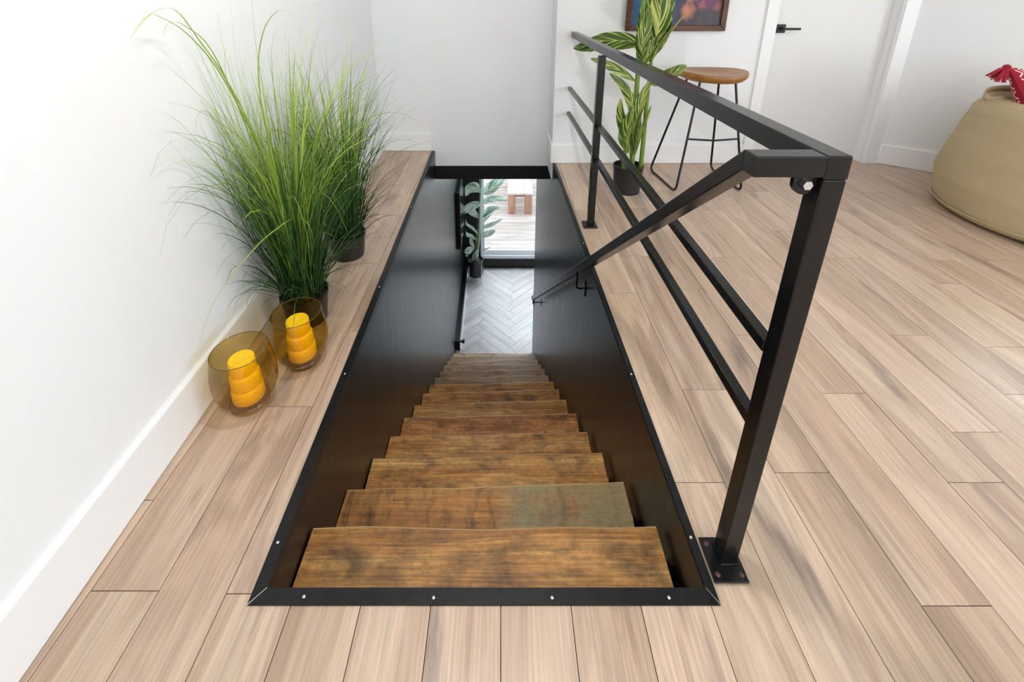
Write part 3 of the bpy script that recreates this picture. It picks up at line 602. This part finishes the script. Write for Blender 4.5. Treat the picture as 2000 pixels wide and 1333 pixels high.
# ------------------------------------------------------------------ railing
rl = empty('stair_railing', (.5, .66, 0), 'black square-tube guard railing standing on the oak floor beside the stairs', 'railing')
PY0, PY1 = .652, .690
bx0, bx1, tx0, tx1 = .486, .522, .506, .543
np_ = MB().hexa([(bx0,PY0,.008),(bx1,PY0,.008),(bx1,PY1,.008),(bx0,PY1,.008),(tx0,PY0,.928),(tx1,PY0,.928),(tx1,PY1,.928),(tx0,PY1,.928)]).build('post', M['blackmetal'], rl, bevel=.0025)
bp = MB().box(.4575, .533, .618, .704, .0038, .0085).build('base_plate', M['blackmetal'], np_, bevel=.0015)
for (x, y) in ((.470, .690), (.470, .632), (.521, .632), (.521, .690)): screw(np_, x, y, .0085, M['rust'], .0055)
b = MB(); b.tube([(bx0-.001,PY0-.001,.010),(bx1+.001,PY0-.001,.010),(bx1+.001,PY1,.010),(bx0-.001,PY1,.010),(bx0-.001,PY0-.001,.010)], .0032, 6); b.build('weld_seam', M['blackmetal'], np_)
for (ty, tz) in ((PY0-.0005, .085), (PY0-.0005, .20)): pass
fp = MB().box(.474, .510, 2.212, 2.248, .008, .931).build('post', M['blackmetal'], rl, bevel=.0025)
MB().box(.449, .525, 2.190, 2.266, .0005, .0085).build('base_plate', M['blackmetal'], fp, bevel=.0015)
for (x, y) in ((.460, 2.255), (.460, 2.201), (.515, 2.201), (.515, 2.255)): screw(fp, x, y, .0085, M['blackmetal'], .005)
for zz in (.53, .42):
    b = MB(); b.tube([(.4745, 2.23, zz), (.4720, 2.23, zz)], .005, 10); b.build('screw', M['screw'], fp)
b = MB(); b.hexa([(tx0-.001,PY0,.928),(tx1+.001,PY0,.928),(.525,YR+T,.938),(.487,YR+T,.938),(tx0-.001,PY0,.968),(tx1+.001,PY0,.968),(.525,YR+T,.978),(.487,YR+T,.978)]); b.build('top_rail', M['blackmetal'], rl, bevel=.0022)
for z0, z1 in ((.572, .578), (.391, .393)):
    b = MB(); b.hexa([(.495,PY1-.002,z0-.0125),(.519,PY1-.002,z0-.0125),(.505,YR+T,z1-.0125),(.481,YR+T,z1-.0125),(.495,PY1-.002,z0+.0125),(.519,PY1-.002,z0+.0125),(.505,YR+T,z1+.0125),(.481,YR+T,z1+.0125)]); b.build('mid_rail', M['blackmetal'], rl, bevel=.002)
# ------------------------------------------------------------------ handrail
hr = empty('handrail', (.41, .67, .94), 'black square handrail sloping down along the black stair wall', 'handrail')
hx0, hx1 = .394, .432; ZT, ZB = .967, .932
ye, ze = 3.69, -1.56; hxe = .288
sl = (ZT-.012-(ze))/(ye-.69)
b = MB(); b.box(hx0, tx0-.0005, .652, .690, ZB, ZT); b.build('arm', M['blackmetal'], hr, bevel=.0022)
e_ = hxe+.036
b = MB(); b.hexa([(hx0,.690,ZB-.003),(hx1,.690,ZB-.003),(e_,ye,ze-.046),(hxe,ye,ze-.046),(hx0,.690,ZT),(hx1,.690,ZT),(e_,ye,ze),(hxe,ye,ze)])
b.build('rail', M['blackmetal'], hr, bevel=.0022)
b = MB(); b.tube([(.486, .664, .917), (.486, .672, .917)], .019, 24); b.box(.467, .505, .6642, .6718, .917, .932); lg = b.build('mounting_lug', M['blackmetal'], hr)
b = MB(); b.tube([(.486, .664, .917), (.486, .655, .917)], .0080, 6); b.build('bolt', M['screw'], lg)
def bracket(yw, zw, drop):
    xw = sh(.434, yw); t = (yw-.69)/(ye-.69); xr = hx0+(hxe-hx0)*t+.018; zr = ZT-.012-(yw-.69)*((ZT-.012-ze)/(ye-.69))-.036
    pl = MB().box(xw-.005, xw-.0003, yw-.011, yw+.011, zw-.045, zw+.035).build('bracket', M['blackmetal'], hr, bevel=.002)
    b = MB(); b.tube([(xw-.004, yw, zw-.005), (xr+.012, yw, zw-.005), (xr+.003, yw, zw), (xr, yw, zw+.010), (xr, yw, zr)], .0048, 8); b.build('bracket_arm', M['blackmetal'], pl, smooth=True)
for (u, v) in ((1143, 562), (1056, 590)):
    q = pix(u, v, x=.41); q = pix(u, v, x=sh(.434, q.y)); bracket(q.y, q.z, 0)
# ------------------------------------------------------------------ grass plants
def blade_path(base, az, L, th0, kap, n=13, pw=2.6):
    p = Vector(base); pts = [p.copy()]; h = Vector((math.cos(az), math.sin(az), 0))
    for i in range(n):
        t = (i+.5)/n; th = th0+kap*t**pw; p = p+(h*math.sin(th)+Vector((0,0,math.cos(th))))*(L/n); pts.append(p.copy())
    for q in pts:
        lim = lwx(q.y)+.012
        if q.x < lim+.05: q.x = lim+.05*math.exp((q.x-lim-.05)/.05)
        for (gx_, gy_) in ((-.785, 1.08), (-.69, 1.25)):      # blades stay clear of the candle glasses
            dx_, dy_ = q.x-gx_, q.y-gy_; dd = math.hypot(dx_, dy_)
            if dd < .105 and q.z < .23: q.y = gy_+math.sqrt(max(0, .0111-min(dx_*dx_, .0110)))+.002
        if q.y < .3: q.y = .3
        if q.z < .02: q.z = .02+.01*abs(math.sin(q.x*90))
    return pts
def ribbon(mb, pts, w, tw, shade=.5):
    n = len(pts); vs = []; uv = []
    for i, p in enumerate(pts):
        t = i/(n-1); d = (pts[min(i+1,n-1)]-pts[max(i-1,0)]).normalized(); s = Vector((math.cos(tw), math.sin(tw), 0)); s = (s-d*s.dot(d)); s.normalize()
        ww = w*(1-t**1.8)*(.55+.45*min(1, t*4))+.00025; nrm = d.cross(s)
        vs += [p-s*ww, p+s*ww]; uv += [(shade, t), (shade, t)]
    mb.add(vs, [(2*i, 2*i+1, 2*i+3, 2*i+2) for i in range(n-1)], uv)
def grass(loc, seed, label, nd, nm, nl, nb, hscale, extra=()):
    rn = random.Random(seed); x, y = loc
    e = empty('potted_grass', (x, y, 0), label, 'potted plant')
    b = MB(); b.lathe([(.072, .0005), (.086, .108), (.089, .110), (.089, .124), (.084, .124), (.081, .100), (.0, .100)], (x, y, 0), 32, capb=True, capt=False); b.build('pot', M['blackpot'], e, smooth=True)
    b = MB(); b.lathe([(.080, .101), (.05, .108), (.0005, .110)], (x, y, 0), 20, capb=False); b.build('soil', M['soil'], e, smooth=True)
    def bs(r=.06):
        a = rn.uniform(0, 6.283); q = r*math.sqrt(rn.random()); return (x+q*math.cos(a), y+q*math.sin(a), .106), a
    for mname, cnt, (l0, l1), (t0, t1), (k0, k1), (w0, w1) in (
        ('grass_dark', nd, (.30, .80), (.03, .36), (.1, 1.2), (.0014, .0030)),
        ('grass_mid', nm, (.42, .95), (.0, .20), (.05, 1.5), (.0014, .0028)),
        ('grass_dark', nd//2, (.16, .40), (.35, .8), (.5, 1.6), (.0012, .0022)),
        ('grass_light', nl, (.66, 1.10), (.0, .12), (.3, 2.4), (.0013, .0024))):
        mb = MB()
        for i in range(cnt):
            p, a = bs(); a += rn.gauss(0, .9); L = rn.uniform(l0, l1)*hscale; kap = rn.uniform(k0, k1)
            if rn.random() < .10: kap += rn.uniform(.5, 1.5)
            ribbon(mb, blade_path(p, a, L, rn.uniform(t0, t1), kap), rn.uniform(w0, w1), rn.uniform(0, 6.28), rn.random())
        tag(mb.build('foliage', M[mname], e, origin=(x, y, .11)), kind='stuff')
    for i in range(nb):
        p, a = bs(.045); a += rn.gauss(0, .7); mb = MB()
        ribbon(mb, blade_path(p, a, rn.uniform(.5, .98)*hscale, rn.uniform(0, .12), rn.uniform(.0, .5)), rn.uniform(.0036, .0060), rn.uniform(-.6, .6), rn.random())
        mb.build('blade', M['grass_light'], e, origin=p)
    for (pts, w) in extra:
        mb = MB(); pts = [Vector((max(q[0], lwx(q[1])+.012), q[1], q[2])) for q in pts]; out = []
        for i in range(25):
            t = i/24*(len(pts)-1); k = min(int(t), len(pts)-2); f = t-k
            p0, p1, p2, p3 = pts[max(k-1,0)], pts[k], pts[k+1], pts[min(k+2,len(pts)-1)]
            out.append(.5*((2*p1)+(p2-p0)*f+(2*p0-5*p1+4*p2-p3)*f*f+(3*p1-p0-3*p2+p3)*f**3))
        ribbon(mb, out, w, .3); mb.build('blade', M['grass_light'], e, origin=out[0])
g1 = (-.765, 1.47); g2 = (-.752, 1.93)
def bend(pl): return [pix(u, v, y=y) for (u, v, y) in pl]
grass(g1, 11, 'taller tufted grass plant right behind the amber candle glasses', 330, 190, 95, 26, 1.05,
      [(bend([(585,560,1.46),(520,330,1.42),(440,160,1.36),(370,70,1.28),(310,32,1.20),(290,32,1.16),(252,75,1.12)]), .0022),
       (bend([(588,560,1.46),(530,340,1.42),(450,170,1.37),(390,80,1.30),(340,18,1.24),(290,30,1.17),(258,66,1.13)]), .0022),
       (bend([(580,560,1.46),(500,300,1.40),(420,110,1.32),(360,50,1.25),(330,45,1.2),(318,70,1.17)]), .0018),
       (bend([(600,560,1.46),(612,470,1.40),(585,425,1.32),(530,455,1.24),(480,505,1.18),(420,585,1.12),(365,680,1.08)]), .0020),
       (bend([(600,560,1.46),(530,300,1.42),(505,150,1.40),(515,60,1.38),(545,20,1.36),(570,30,1.34)]), .0022)])
grass(g2, 23, 'grass plant in a black pot standing further along the white wall', 290, 160, 75, 18, 1.0)
# ------------------------------------------------------------------ amber candle glasses
def glass(x, y, lab, clab):
    g = empty('candle_glass', (x, y, 0), lab, 'glass', 'amber candle glasses')
    out = [(.055, .0205), (.064, .030), (.080, .050), (.0895, .080), (.0915, .105), (.0895, .140), (.083, .180), (.0795, .2)]
    pr = out+[(r-.002, z) for r, z in reversed(out)]
    MB().lathe(pr, (x, y, .0006), 56, closed=True).build('bowl', M['amber'], g, smooth=True)
    MB().lathe([(.0004, .001), (.050, .0005), (.057, .004), (.0585, .010), (.057, .016), (.0545, .0200), (.030, .0222), (.0004, .0225)], (x, y, .0006), 48).build('foot', M['amber_foot'], g, smooth=True)
    b = MB(); b.tube([(x+.0785*math.cos(a), y+.0785*math.sin(a), .2010) for a in [i*2*math.pi/64 for i in range(65)]], .0012, 8, cap=False); b.build('rim', M['amber_rim'], g, smooth=True)
    e = empty('candle', (x, y, .026), clab, 'candle', 'yellow pillar candles')
    pr = [(.0005, 0), (.042, .0), (.0455, .004), (.0455, .040), (.043, .046), (.0395, .049), (.0415, .052), (.0425, .058), (.042, .090), (.039, .097), (.0345, .099), (.0355, .103), (.037, .108), (.0365, .142), (.0345, .147), (.026, .1465), (.010, .144), (.0005, .143)]
    MB().lathe(pr, (x, y, .0240), 40).build('wax', M['candle'], e, smooth=True)
    MB().tube([(x, y, .165), (x+.001, y, .172), (x+.003, y+.001, .178)], .0013, 6).build('wick', M['wick'], e)
glass(-.785, 1.08, 'amber glass with a candle, close to the baseboard, second from the grass pot', 'yellow tiered candle in the amber glass close to the baseboard')
glass(-.690, 1.25, 'amber glass with a candle standing right against the grass pot', 'yellow tiered candle in the amber glass against the grass pot')
# ------------------------------------------------------------------ leaf builder
def leaf(name, pts, w, m, parent, side=None, fold=.25, n=14, peak=.42, pw=.8, wave=.0, twist=0):
    pts = [Vector(p) for p in pts]; cl = []
    for i in range(n+1):
        t = i/n*(len(pts)-1); k = min(int(t), len(pts)-2); f = t-k
        p0, p1, p2, p3 = pts[max(k-1,0)], pts[k], pts[k+1], pts[min(k+2,len(pts)-1)]
        cl.append(.5*((2*p1)+(p2-p0)*f+(2*p0-5*p1+4*p2-p3)*f*f+(3*p1-p0-3*p2+p3)*f**3))
    vs = []; uv = []; K = 6
    for i, p in enumerate(cl):
        t = i/n; d = (cl[min(i+1,n)]-cl[max(i-1,0)]).normalized()
        s = Vector(side) if side else d.cross(Vector((0,-1,0)))
        if s.length < .05: s = Vector((1,0,0))
        s = s-d*s.dot(d); s.normalize(); nr = d.cross(s)
        if twist: s = s*math.cos(twist*t)+nr*math.sin(twist*t); nr = d.cross(s)
        q = (t/peak if t < peak else (1-t)/(1-peak)); ww = w*max(0, math.sin(q*math.pi/2))**pw+.0006
        for k in range(K+1):
            u = k/K*2-1
            vs.append(p+s*(u*ww)+nr*(abs(u)*ww*fold+wave*math.sin(t*17+u*2)*abs(u))); uv.append((k/K, t))
    fs = [(i*(K+1)+k, i*(K+1)+k+1, (i+1)*(K+1)+k+1, (i+1)*(K+1)+k) for i in range(n) for k in range(K)]
    mb = MB(); mb.add(vs, fs, uv); return mb.build(name, m, parent, smooth=True, origin=cl[0])
# ------------------------------------------------------------------ variegated ginger by the painting
gx, gy = .815, 2.70
gi = empty('potted_ginger', (gx, gy, 0), 'tall yellow-striped leafy plant in a black pot beside the stool', 'potted plant')
b = MB(); b.lathe([(.084, .0005), (.094, .165), (.097, .167), (.097, .182), (.092, .182), (.090, .155), (.0005, .155)], (gx, gy, 0), 32, capt=False); b.build('pot', M['blackpot'], gi, smooth=True)
b = MB(); b.lathe([(.088, .156), (.05, .163), (.0005, .166)], (gx, gy, 0), 20, capb=False); b.build('soil', M['soil'], gi, smooth=True)
def stem(pl, r0, r1, m=None, par=None):
    pts = [pix(u, v, y=y) for u, v, y in pl]; n = len(pts)
    return MB().tube(pts, [r0+(r1-r0)*i/(n-1) for i in range(n)], 10).build('stem', m or M['stem'], par or gi, smooth=True)
stem([(1217,334,2.68),(1220,300,2.68),(1226,270,2.68),(1233,240,2.68)], .014, .010)
stem([(1234,330,2.70),(1236,290,2.70),(1241,200,2.70),(1248,120,2.70),(1256,20,2.70),(1262,-80,2.70),(1264,-150,2.70)], .016, .011)
stem([(1250,338,2.69),(1256,280,2.69),(1263,200,2.69),(1270,140,2.70),(1276,60,2.71)], .015, .009)
G = lambda pl, w, **k: leaf('leaf', [pix(u, v, y=y) for u, v, y in pl], w, M['ginger'], gi, **k)
G([(1254,88,2.70),(1225,80,2.76),(1180,80,2.84),(1145,89,2.93),(1119,94,3.0)], .056, side=(0,.35,1))
G([(1242,160,2.70),(1215,140,2.66),(1185,125,2.62),(1153,114,2.60)], .030, side=(.2,.4,1))
G([(1250,130,2.72),(1272,80,2.73),(1288,20,2.74),(1300,-50,2.74),(1300,-120,2.72)], .105, side=(1,.1,.1), fold=.3)
G([(1258,120,2.69),(1275,90,2.67),(1288,50,2.66),(1290,0,2.66),(1284,-40,2.66)], .070, side=(1,-.2,.2), fold=.35)
G([(1272,122,2.69),(1298,80,2.65),(1325,45,2.62),(1351,16,2.60)], .034, side=(.6,.2,.6))
G([(1258,122,2.68),(1272,100,2.66),(1290,80,2.65),(1306,62,2.64)], .045, side=(.8,.2,-.4))
G([(1256,122,2.68),(1254,90,2.66),(1262,50,2.66),(1268,10,2.66)], .040, side=(1,-.3,0))
G([(1270,165,2.69),(1295,155,2.67),(1320,140,2.65),(1341,127,2.64)], .040, side=(.2,.3,1))
G([(1238,240,2.69),(1233,200,2.67),(1218,168,2.65),(1190,142,2.63)], .030, side=(.9,.2,.3))
G([(1231,285,2.68),(1222,255,2.66),(1214,225,2.66),(1212,192,2.66)], .034, side=(1,.2,0), fold=.6)
G([(1228,300,2.68),(1222,270,2.65),(1228,240,2.64),(1240,205,2.64)], .042, side=(1,.3,0), fold=.5)
G([(1236,265,2.68),(1243,230,2.66),(1256,190,2.66),(1274,152,2.67)], .034, side=(1,0,.2), fold=.5)
G([(1240,305,2.68),(1248,270,2.65),(1260,240,2.64),(1273,205,2.64)], .016, side=(1,0,.2), fold=.5)
G([(1226,290,2.69),(1238,265,2.70),(1246,235,2.72),(1250,200,2.74)], .038, side=(1,.2,0), fold=.4)
G([(1233,320,2.69),(1240,290,2.68),(1246,262,2.67),(1252,240,2.67)], .026, side=(1,.2,0), fold=.6)
G([(1266,0,2.71),(1240,-60,2.68),(1200,-110,2.66),(1150,-130,2.64)], .07, side=(0,.3,1))
G([(1266,-60,2.71),(1310,-110,2.68),(1350,-140,2.66),(1400,-130,2.64)], .07, side=(0,.3,1))
# ------------------------------------------------------------------ stool
so = empty('bar_stool', (1.33, 2.88, 0), 'bar stool with a round brown wooden seat and thin black metal legs', 'stool')
scx, scy, sz, R0 = 1.345, 2.87, .735, .205
b = MB(); prof = [(.0005, -.034), (.15, -.034), (.192, -.028), (.208, -.012), (.211, .006), (.206, .018), (.186, .019), (.12, .006), (.06, .0005), (.0005, -.001)]
b.lathe(prof, (scx, scy, sz), 48); b.v = [(p[0], p[1], p[2]+ (.012*((p[0]-scx)/R0)**2 if p[2] > sz-.03 else 0)) for p in b.v]
b.build('seat', M['stool_wood'], so, smooth=True)
tr = .0075
def sled(xf, yf, xb_, yb_, txf, tyf, txb, tyb):
    p = [(txf, tyf, sz-.033), (xf, yf, .05), (xf, yf, .0), (xb_, yb_, 0), (txb, tyb, sz-.033)]
    F, Bk = Vector((xf, yf, tr)), Vector((xb_, yb_, tr)); TF, TB = Vector((txf, tyf, sz-.033)), Vector((txb, tyb, sz-.033))
    pts = [TF]; 
    def corner(a, c, d, r=.05, n=6):
        u = (a-c).normalized(); v = (d-c).normalized(); o = []
        for i in range(n+1):
            t = i/n; o.append(c+u*r*(1-t)**2+v*r*t**2)
        return o
    pts += corner(TF, F, Bk)+corner(F, Bk, TB)+[TB]
    MB().tube(pts, tr, 10).build('leg', M['blackmetal'], so, smooth=True)
sled(1.125, 2.665, 1.088, 3.07, 1.245, 2.80, 1.225, 2.95)
sled(1.555, 2.672, 1.545, 3.10, 1.468, 2.80, 1.44, 2.96)
def onleg(a, t, z): 
    k = z/(sz-.033); return a[0]+(t[0]-a[0])*k, a[1]+(t[1]-a[1])*k
fz = .345
a = onleg((1.125,2.665), (1.245,2.80), fz); c = onleg((1.555,2.672), (1.468,2.80), fz)
MB().tube([(a[0], a[1], fz), ((a[0]+c[0])/2, a[1]-.02, fz-.004), (c[0], c[1], fz)], .0065, 8).build('footrest', M['blackmetal'], so, smooth=True)
# ------------------------------------------------------------------ painting
pa = empty('framed_painting', (1.2, YR, .982), 'dark floral painting in a brown wooden frame on the white wall', 'painting')
px0, px1, pz0, pz1 = .855, 1.545, .982, 1.80; fw = .038; yw = YR+T-.001
def fr(name, poly):
    b = MB(); n = len(poly); b.add([(p[0], yw-.028, p[1]) for p in poly]+[(p[0], yw, p[1]) for p in poly], [tuple(range(n)), tuple(range(2*n-1, n-1, -1))]+[(i, n+i, n+(i+1) % n, (i+1) % n) for i in range(n)]); b.build(name, M['frame'], pa, bevel=.004)
i0, i1, j0, j1 = px0+fw, px1-fw, pz0+fw, pz1-fw
fr('frame_rail', [(px0,pz0),(px1,pz0),(i1,j0),(i0,j0)]); fr('frame_rail', [(px0,pz1),(i0,j1),(i1,j1),(px1,pz1)])
fr('frame_rail', [(px0,pz0),(i0,j0),(i0,j1),(px0,pz1)]); fr('frame_rail', [(px1,pz0),(px1,pz1),(i1,j1),(i1,j0)])
b = MB(); b.add([(i0-.004,yw-.012,j0-.004),(i1+.004,yw-.012,j0-.004),(i1+.004,yw-.012,j1+.004),(i0-.004,yw-.012,j1+.004),(i0,yw-.002,j0),(i1,yw-.002,j0),(i1,yw-.002,j1),(i0,yw-.002,j1)],
    [(0,1,2,3),(7,6,5,4),(0,4,5,1),(1,5,6,2),(2,6,7,3),(3,7,4,0)], [(0,0),(1,0),(1,1),(0,1)]*2); b.build('canvas', M['painting'], pa)
# ------------------------------------------------------------------ bean bag and cushion
bc = Vector((3.13, 2.25)); be = empty('bean_bag', (bc.x, bc.y, 0), 'large beige canvas bean bag by the angled wall', 'bean bag')
pr = [(.10, .0), (.40, .001), (.50, .008), (.535, .03), (.552, .07), (.560, .13), (.563, .20), (.560, .275), (.548, .37), (.524, .46), (.508, .54), (.492, .60), (.47, .632), (.44, .652), (.38, .662), (.28, .655), (.15, .64), (.0008, .63)]
seg = 96; b = MB(); fine = []
for i in range(len(pr)-1):
    for k in range(4):
        t = k/4; fine.append((pr[i][0]+(pr[i+1][0]-pr[i][0])*t, pr[i][1]+(pr[i+1][1]-pr[i][1])*t))
fine.append(pr[-1]); b.lathe(fine, (bc.x, bc.y, 0), seg)
vv = []
for p in b.v:
    q = Vector(p); d = Vector((q.x-bc.x, q.y-bc.y, 0)); r = d.length; a = math.atan2(d.y, d.x)
    if q.z > .02 and r > .05:
        wr = .012*noise.noise(Vector((q.x*3, q.y*3, q.z*6)))+.006*noise.noise(Vector((q.x*6+9, q.y*6, q.z*16+4*q.x)))+.004*noise.noise(Vector((a*2, q.z*26-a*3, 1)))
        d.normalize(); q = q+d*wr; q.z += .01*noise.noise(Vector((q.x*4, q.y*4, 7)))*min(1, q.z*3)
    vv.append(tuple(q))
b.v = vv; b.build('body', M['canvas'], be, smooth=True)
b = MB(); b.tube([(bc.x+.548*math.cos(a), bc.y+.548*math.sin(a), .052) for a in [i*2*math.pi/80 for i in range(81)]], .0045, 8, cap=False); b.build('piping', M['canvas'], be, smooth=True)
q0 = pix(1930, 182, y=2.55); q1 = pix(1965, 190, y=2.50)
# carry loop at the top edge
lp = [pix(1990,200,y=2.47), pix(1962,192,y=2.48), pix(1938,193,y=2.50), pix(1926,186,y=2.52), pix(1929,177,y=2.54), pix(1945,172,y=2.56), pix(1975,171,y=2.58), pix(2005,176,y=2.60)]
b = MB(); vs = []; n = len(lp)
dense = []
for i in range(29):
    t = i/28*(n-1); k = min(int(t), n-2); f = t-k; P0, P1, P2, P3 = lp[max(k-1,0)], lp[k], lp[k+1], lp[min(k+2,n-1)]
    dense.append(.5*((2*P1)+(P2-P0)*f+(2*P0-5*P1+4*P2-P3)*f*f+(3*P1-P0-3*P2+P3)*f**3))
for p in dense:
    for dx, dz in ((0, .012), (0, -.022)): vs.append(p+Vector((0, 0, dz)))
b.add(vs, [(2*i, 2*i+1, 2*i+3, 2*i+2) for i in range(28)]); o = b.build('carry_loop', M['canvas'], be, smooth=True); sm = o.modifiers.new('thick', 'SOLIDIFY'); sm.thickness = .007
cen = sum(dense, Vector())/len(dense)
b = MB(); ring = [p+Vector((0, .012, -.004)) for p in dense]; b.add([cen+Vector((0, .03, -.012))]+ring, [(0, i+1, i+2) for i in range(28)]+[(0, 29, 1)]); o = b.build('top_flap', M['canvas'], be, smooth=True); sm = o.modifiers.new('thick', 'SOLIDIFY'); sm.thickness = .006
# cushion
cc = pix(1967, 127, y=2.44)
e1 = Vector((.88, .38, -.05)).normalized(); e2 = Vector((.30, -.40, -.80)).normalized(); e2 = (e2-e1*e2.dot(e1)).normalized(); en = e1.cross(e2)
cu = empty('cushion', tuple(cc+e2*.42+e1*.2), 'red woven cushion with pink zigzag pattern and tassel on the bean bag', 'cushion')
b = MB(); SZ = .44; K = 22; vs = []; uv = []
for sgn in (1, -1):
    for i in range(K+1):
        for j in range(K+1):
            u, v = i/K, j/K; hgt = (max(0, math.sin(math.pi*u))*max(0, math.sin(math.pi*v)))**.45*.075
            pin = .035*(math.sin(math.pi*u)*0+ (math.sin(math.pi*v)) * (1 if u < .5 else -1) * abs(2*u-1)**3)
            pin2 = .035*(math.sin(math.pi*u)) * (1 if v < .5 else -1) * abs(2*v-1)**3
            vs.append(cc+e1*(SZ*u+pin)+e2*(SZ*v+pin2)+en*hgt*sgn); uv.append((u, v))
n1 = (K+1)**2; fs = []
for s_ in (0, 1):
    for i in range(K):
        for j in range(K):
            q = [s_*n1+i*(K+1)+j, s_*n1+(i+1)*(K+1)+j, s_*n1+(i+1)*(K+1)+j+1, s_*n1+i*(K+1)+j+1]; fs.append(tuple(q if s_ == 0 else q[::-1]))
b.add(vs, fs, uv); b.build('cover', M['cushion'], cu, smooth=True)
tb = pix(1966, 133, y=2.43); tips = [(1928,147),(1934,150),(1938,155),(1944,158),(1950,159),(1956,160),(1962,160),(1966,158)]
b = MB(); rn = random.Random(5)
for i in range(46):
    u, v = tips[i % len(tips)]; tip = pix(u+rn.uniform(-3, 3), v+rn.uniform(-2, 2), y=2.41+rn.uniform(-.03, .03)); midp = tb.lerp(tip, .4)+Vector((0, 0, .012))
    b.tube([tb, midp, tip], [.004, .0042, .0022], 5)
ts = b.build('tassel', M['tassel'], cu, smooth=True)
b = MB(); b.lathe([(.002, -.022), (.016, -.014), (.02, 0), (.015, .014), (.002, .02)], tuple(tb), 14); b.build('knot', M['tassel'], ts, smooth=True)
# ------------------------------------------------------------------ lower potted plant on a stand
qx, qy = -.40, 5.90
lp_ = empty('potted_rubber_plant', (qx, qy, ZL), 'pale leafed plant in a black pot on a stand at the foot of the stairs', 'potted plant')
b = MB(); b.lathe([(.105, .10), (.118, .14), (.122, .36), (.116, .365), (.112, .33), (.0005, .33)], (qx, qy, ZL), 28, capt=False); pot = b.build('pot', M['blackpot'], lp_, smooth=True)
b = MB(); b.lathe([(.11, .331), (.0005, .34)], (qx, qy, ZL), 20, capb=False); b.build('soil', M['soil'], lp_, smooth=True)
for k in range(4):
    a = math.pi/4+k*math.pi/2; ca, sa = math.cos(a), math.sin(a)
    MB().tube([(qx+.131*ca, qy+.131*sa, ZL+.0005), (qx+.131*ca, qy+.131*sa, ZL+.30)], .007, 8).build('stand_leg', M['screw'], lp_, smooth=True)
b = MB(); b.tube([(qx-.128*.707, qy-.128*.707, ZL+.092), (qx+.128*.707, qy+.128*.707, ZL+.092)], .006, 6); b.tube([(qx+.128*.707, qy-.128*.707, ZL+.092), (qx-.128*.707, qy+.128*.707, ZL+.092)], .006, 6); b.build('stand_brace', M['screw'], lp_)
stem([(930,520,5.90),(935,470,5.90),(937,400,5.90),(940,345,5.90),(942,300,5.90)], .020, .012, M['stem_pale'], lp_)
stem([(928,520,5.92),(931,470,5.92),(935,420,5.92),(938,380,5.93)], .018, .010, M['stem_pale'], lp_)
def cl_(p): p.x = max(p.x, -.512); return p
Lf = lambda pl, w, **k: leaf('leaf', [cl_(pix(u, v, y=y)) for u, v, y in pl], w, M['rubber'], lp_, n=10, **k)
Lf([(943,375,5.90),(930,366,5.84),(915,370,5.80),(897,384,5.78)], .075, side=(0,.4,1))
Lf([(942,397,5.90),(925,402,5.84),(910,412,5.80),(899,418,5.78)], .065, side=(0,.4,1))
Lf([(938,425,5.90),(928,418,5.86),(918,412,5.84),(912,408,5.82)], .05, side=(0,.4,1))
Lf([(936,460,5.90),(925,447,5.84),(912,438,5.80),(901,426,5.78)], .022, side=(0,.4,1))
Lf([(932,470,5.90),(922,462,5.84),(912,458,5.80),(901,448,5.78)], .03, side=(0,.4,1))
Lf([(927,486,5.90),(922,478,5.86),(920,470,5.84),(919,462,5.84)], .03, side=(1,0,0))
Lf([(927,485,5.90),(918,489,5.84),(908,495,5.80),(898,502,5.78)], .055, side=(0,.4,1))
Lf([(943,378,5.90),(956,370,5.86),(972,358,5.84),(988,346,5.82)], .085, side=(0,.5,1))
Lf([(942,398,5.90),(955,390,5.84),(972,388,5.80),(992,392,5.78)], .05, side=(0,.4,1))
Lf([(940,425,5.90),(950,415,5.84),(962,408,5.80),(978,405,5.78)], .05, side=(0,.4,1))
Lf([(940,438,5.90),(950,424,5.86),(960,412,5.84),(972,402,5.82)], .045, side=(0,.4,1))
Lf([(939,446,5.90),(952,442,5.84),(966,436,5.80),(982,427,5.78)], .03, side=(0,.4,1))
Lf([(939,462,5.90),(950,458,5.84),(960,454,5.80),(968,450,5.78)], .045, side=(0,.4,1))
Lf([(937,490,5.90),(945,488,5.84),(952,486,5.80),(958,483,5.78)], .012, side=(0,.4,1))
Lf([(926,520,5.92),(928,505,5.88),(930,495,5.86),(934,488,5.84)], .045, side=(1,0,0))
Lf([(941,345,5.90),(925,325,5.86),(910,318,5.82),(895,320,5.80)], .075, side=(0,.4,1))
Lf([(941,340,5.90),(955,318,5.86),(970,308,5.82),(990,306,5.80)], .075, side=(0,.4,1))
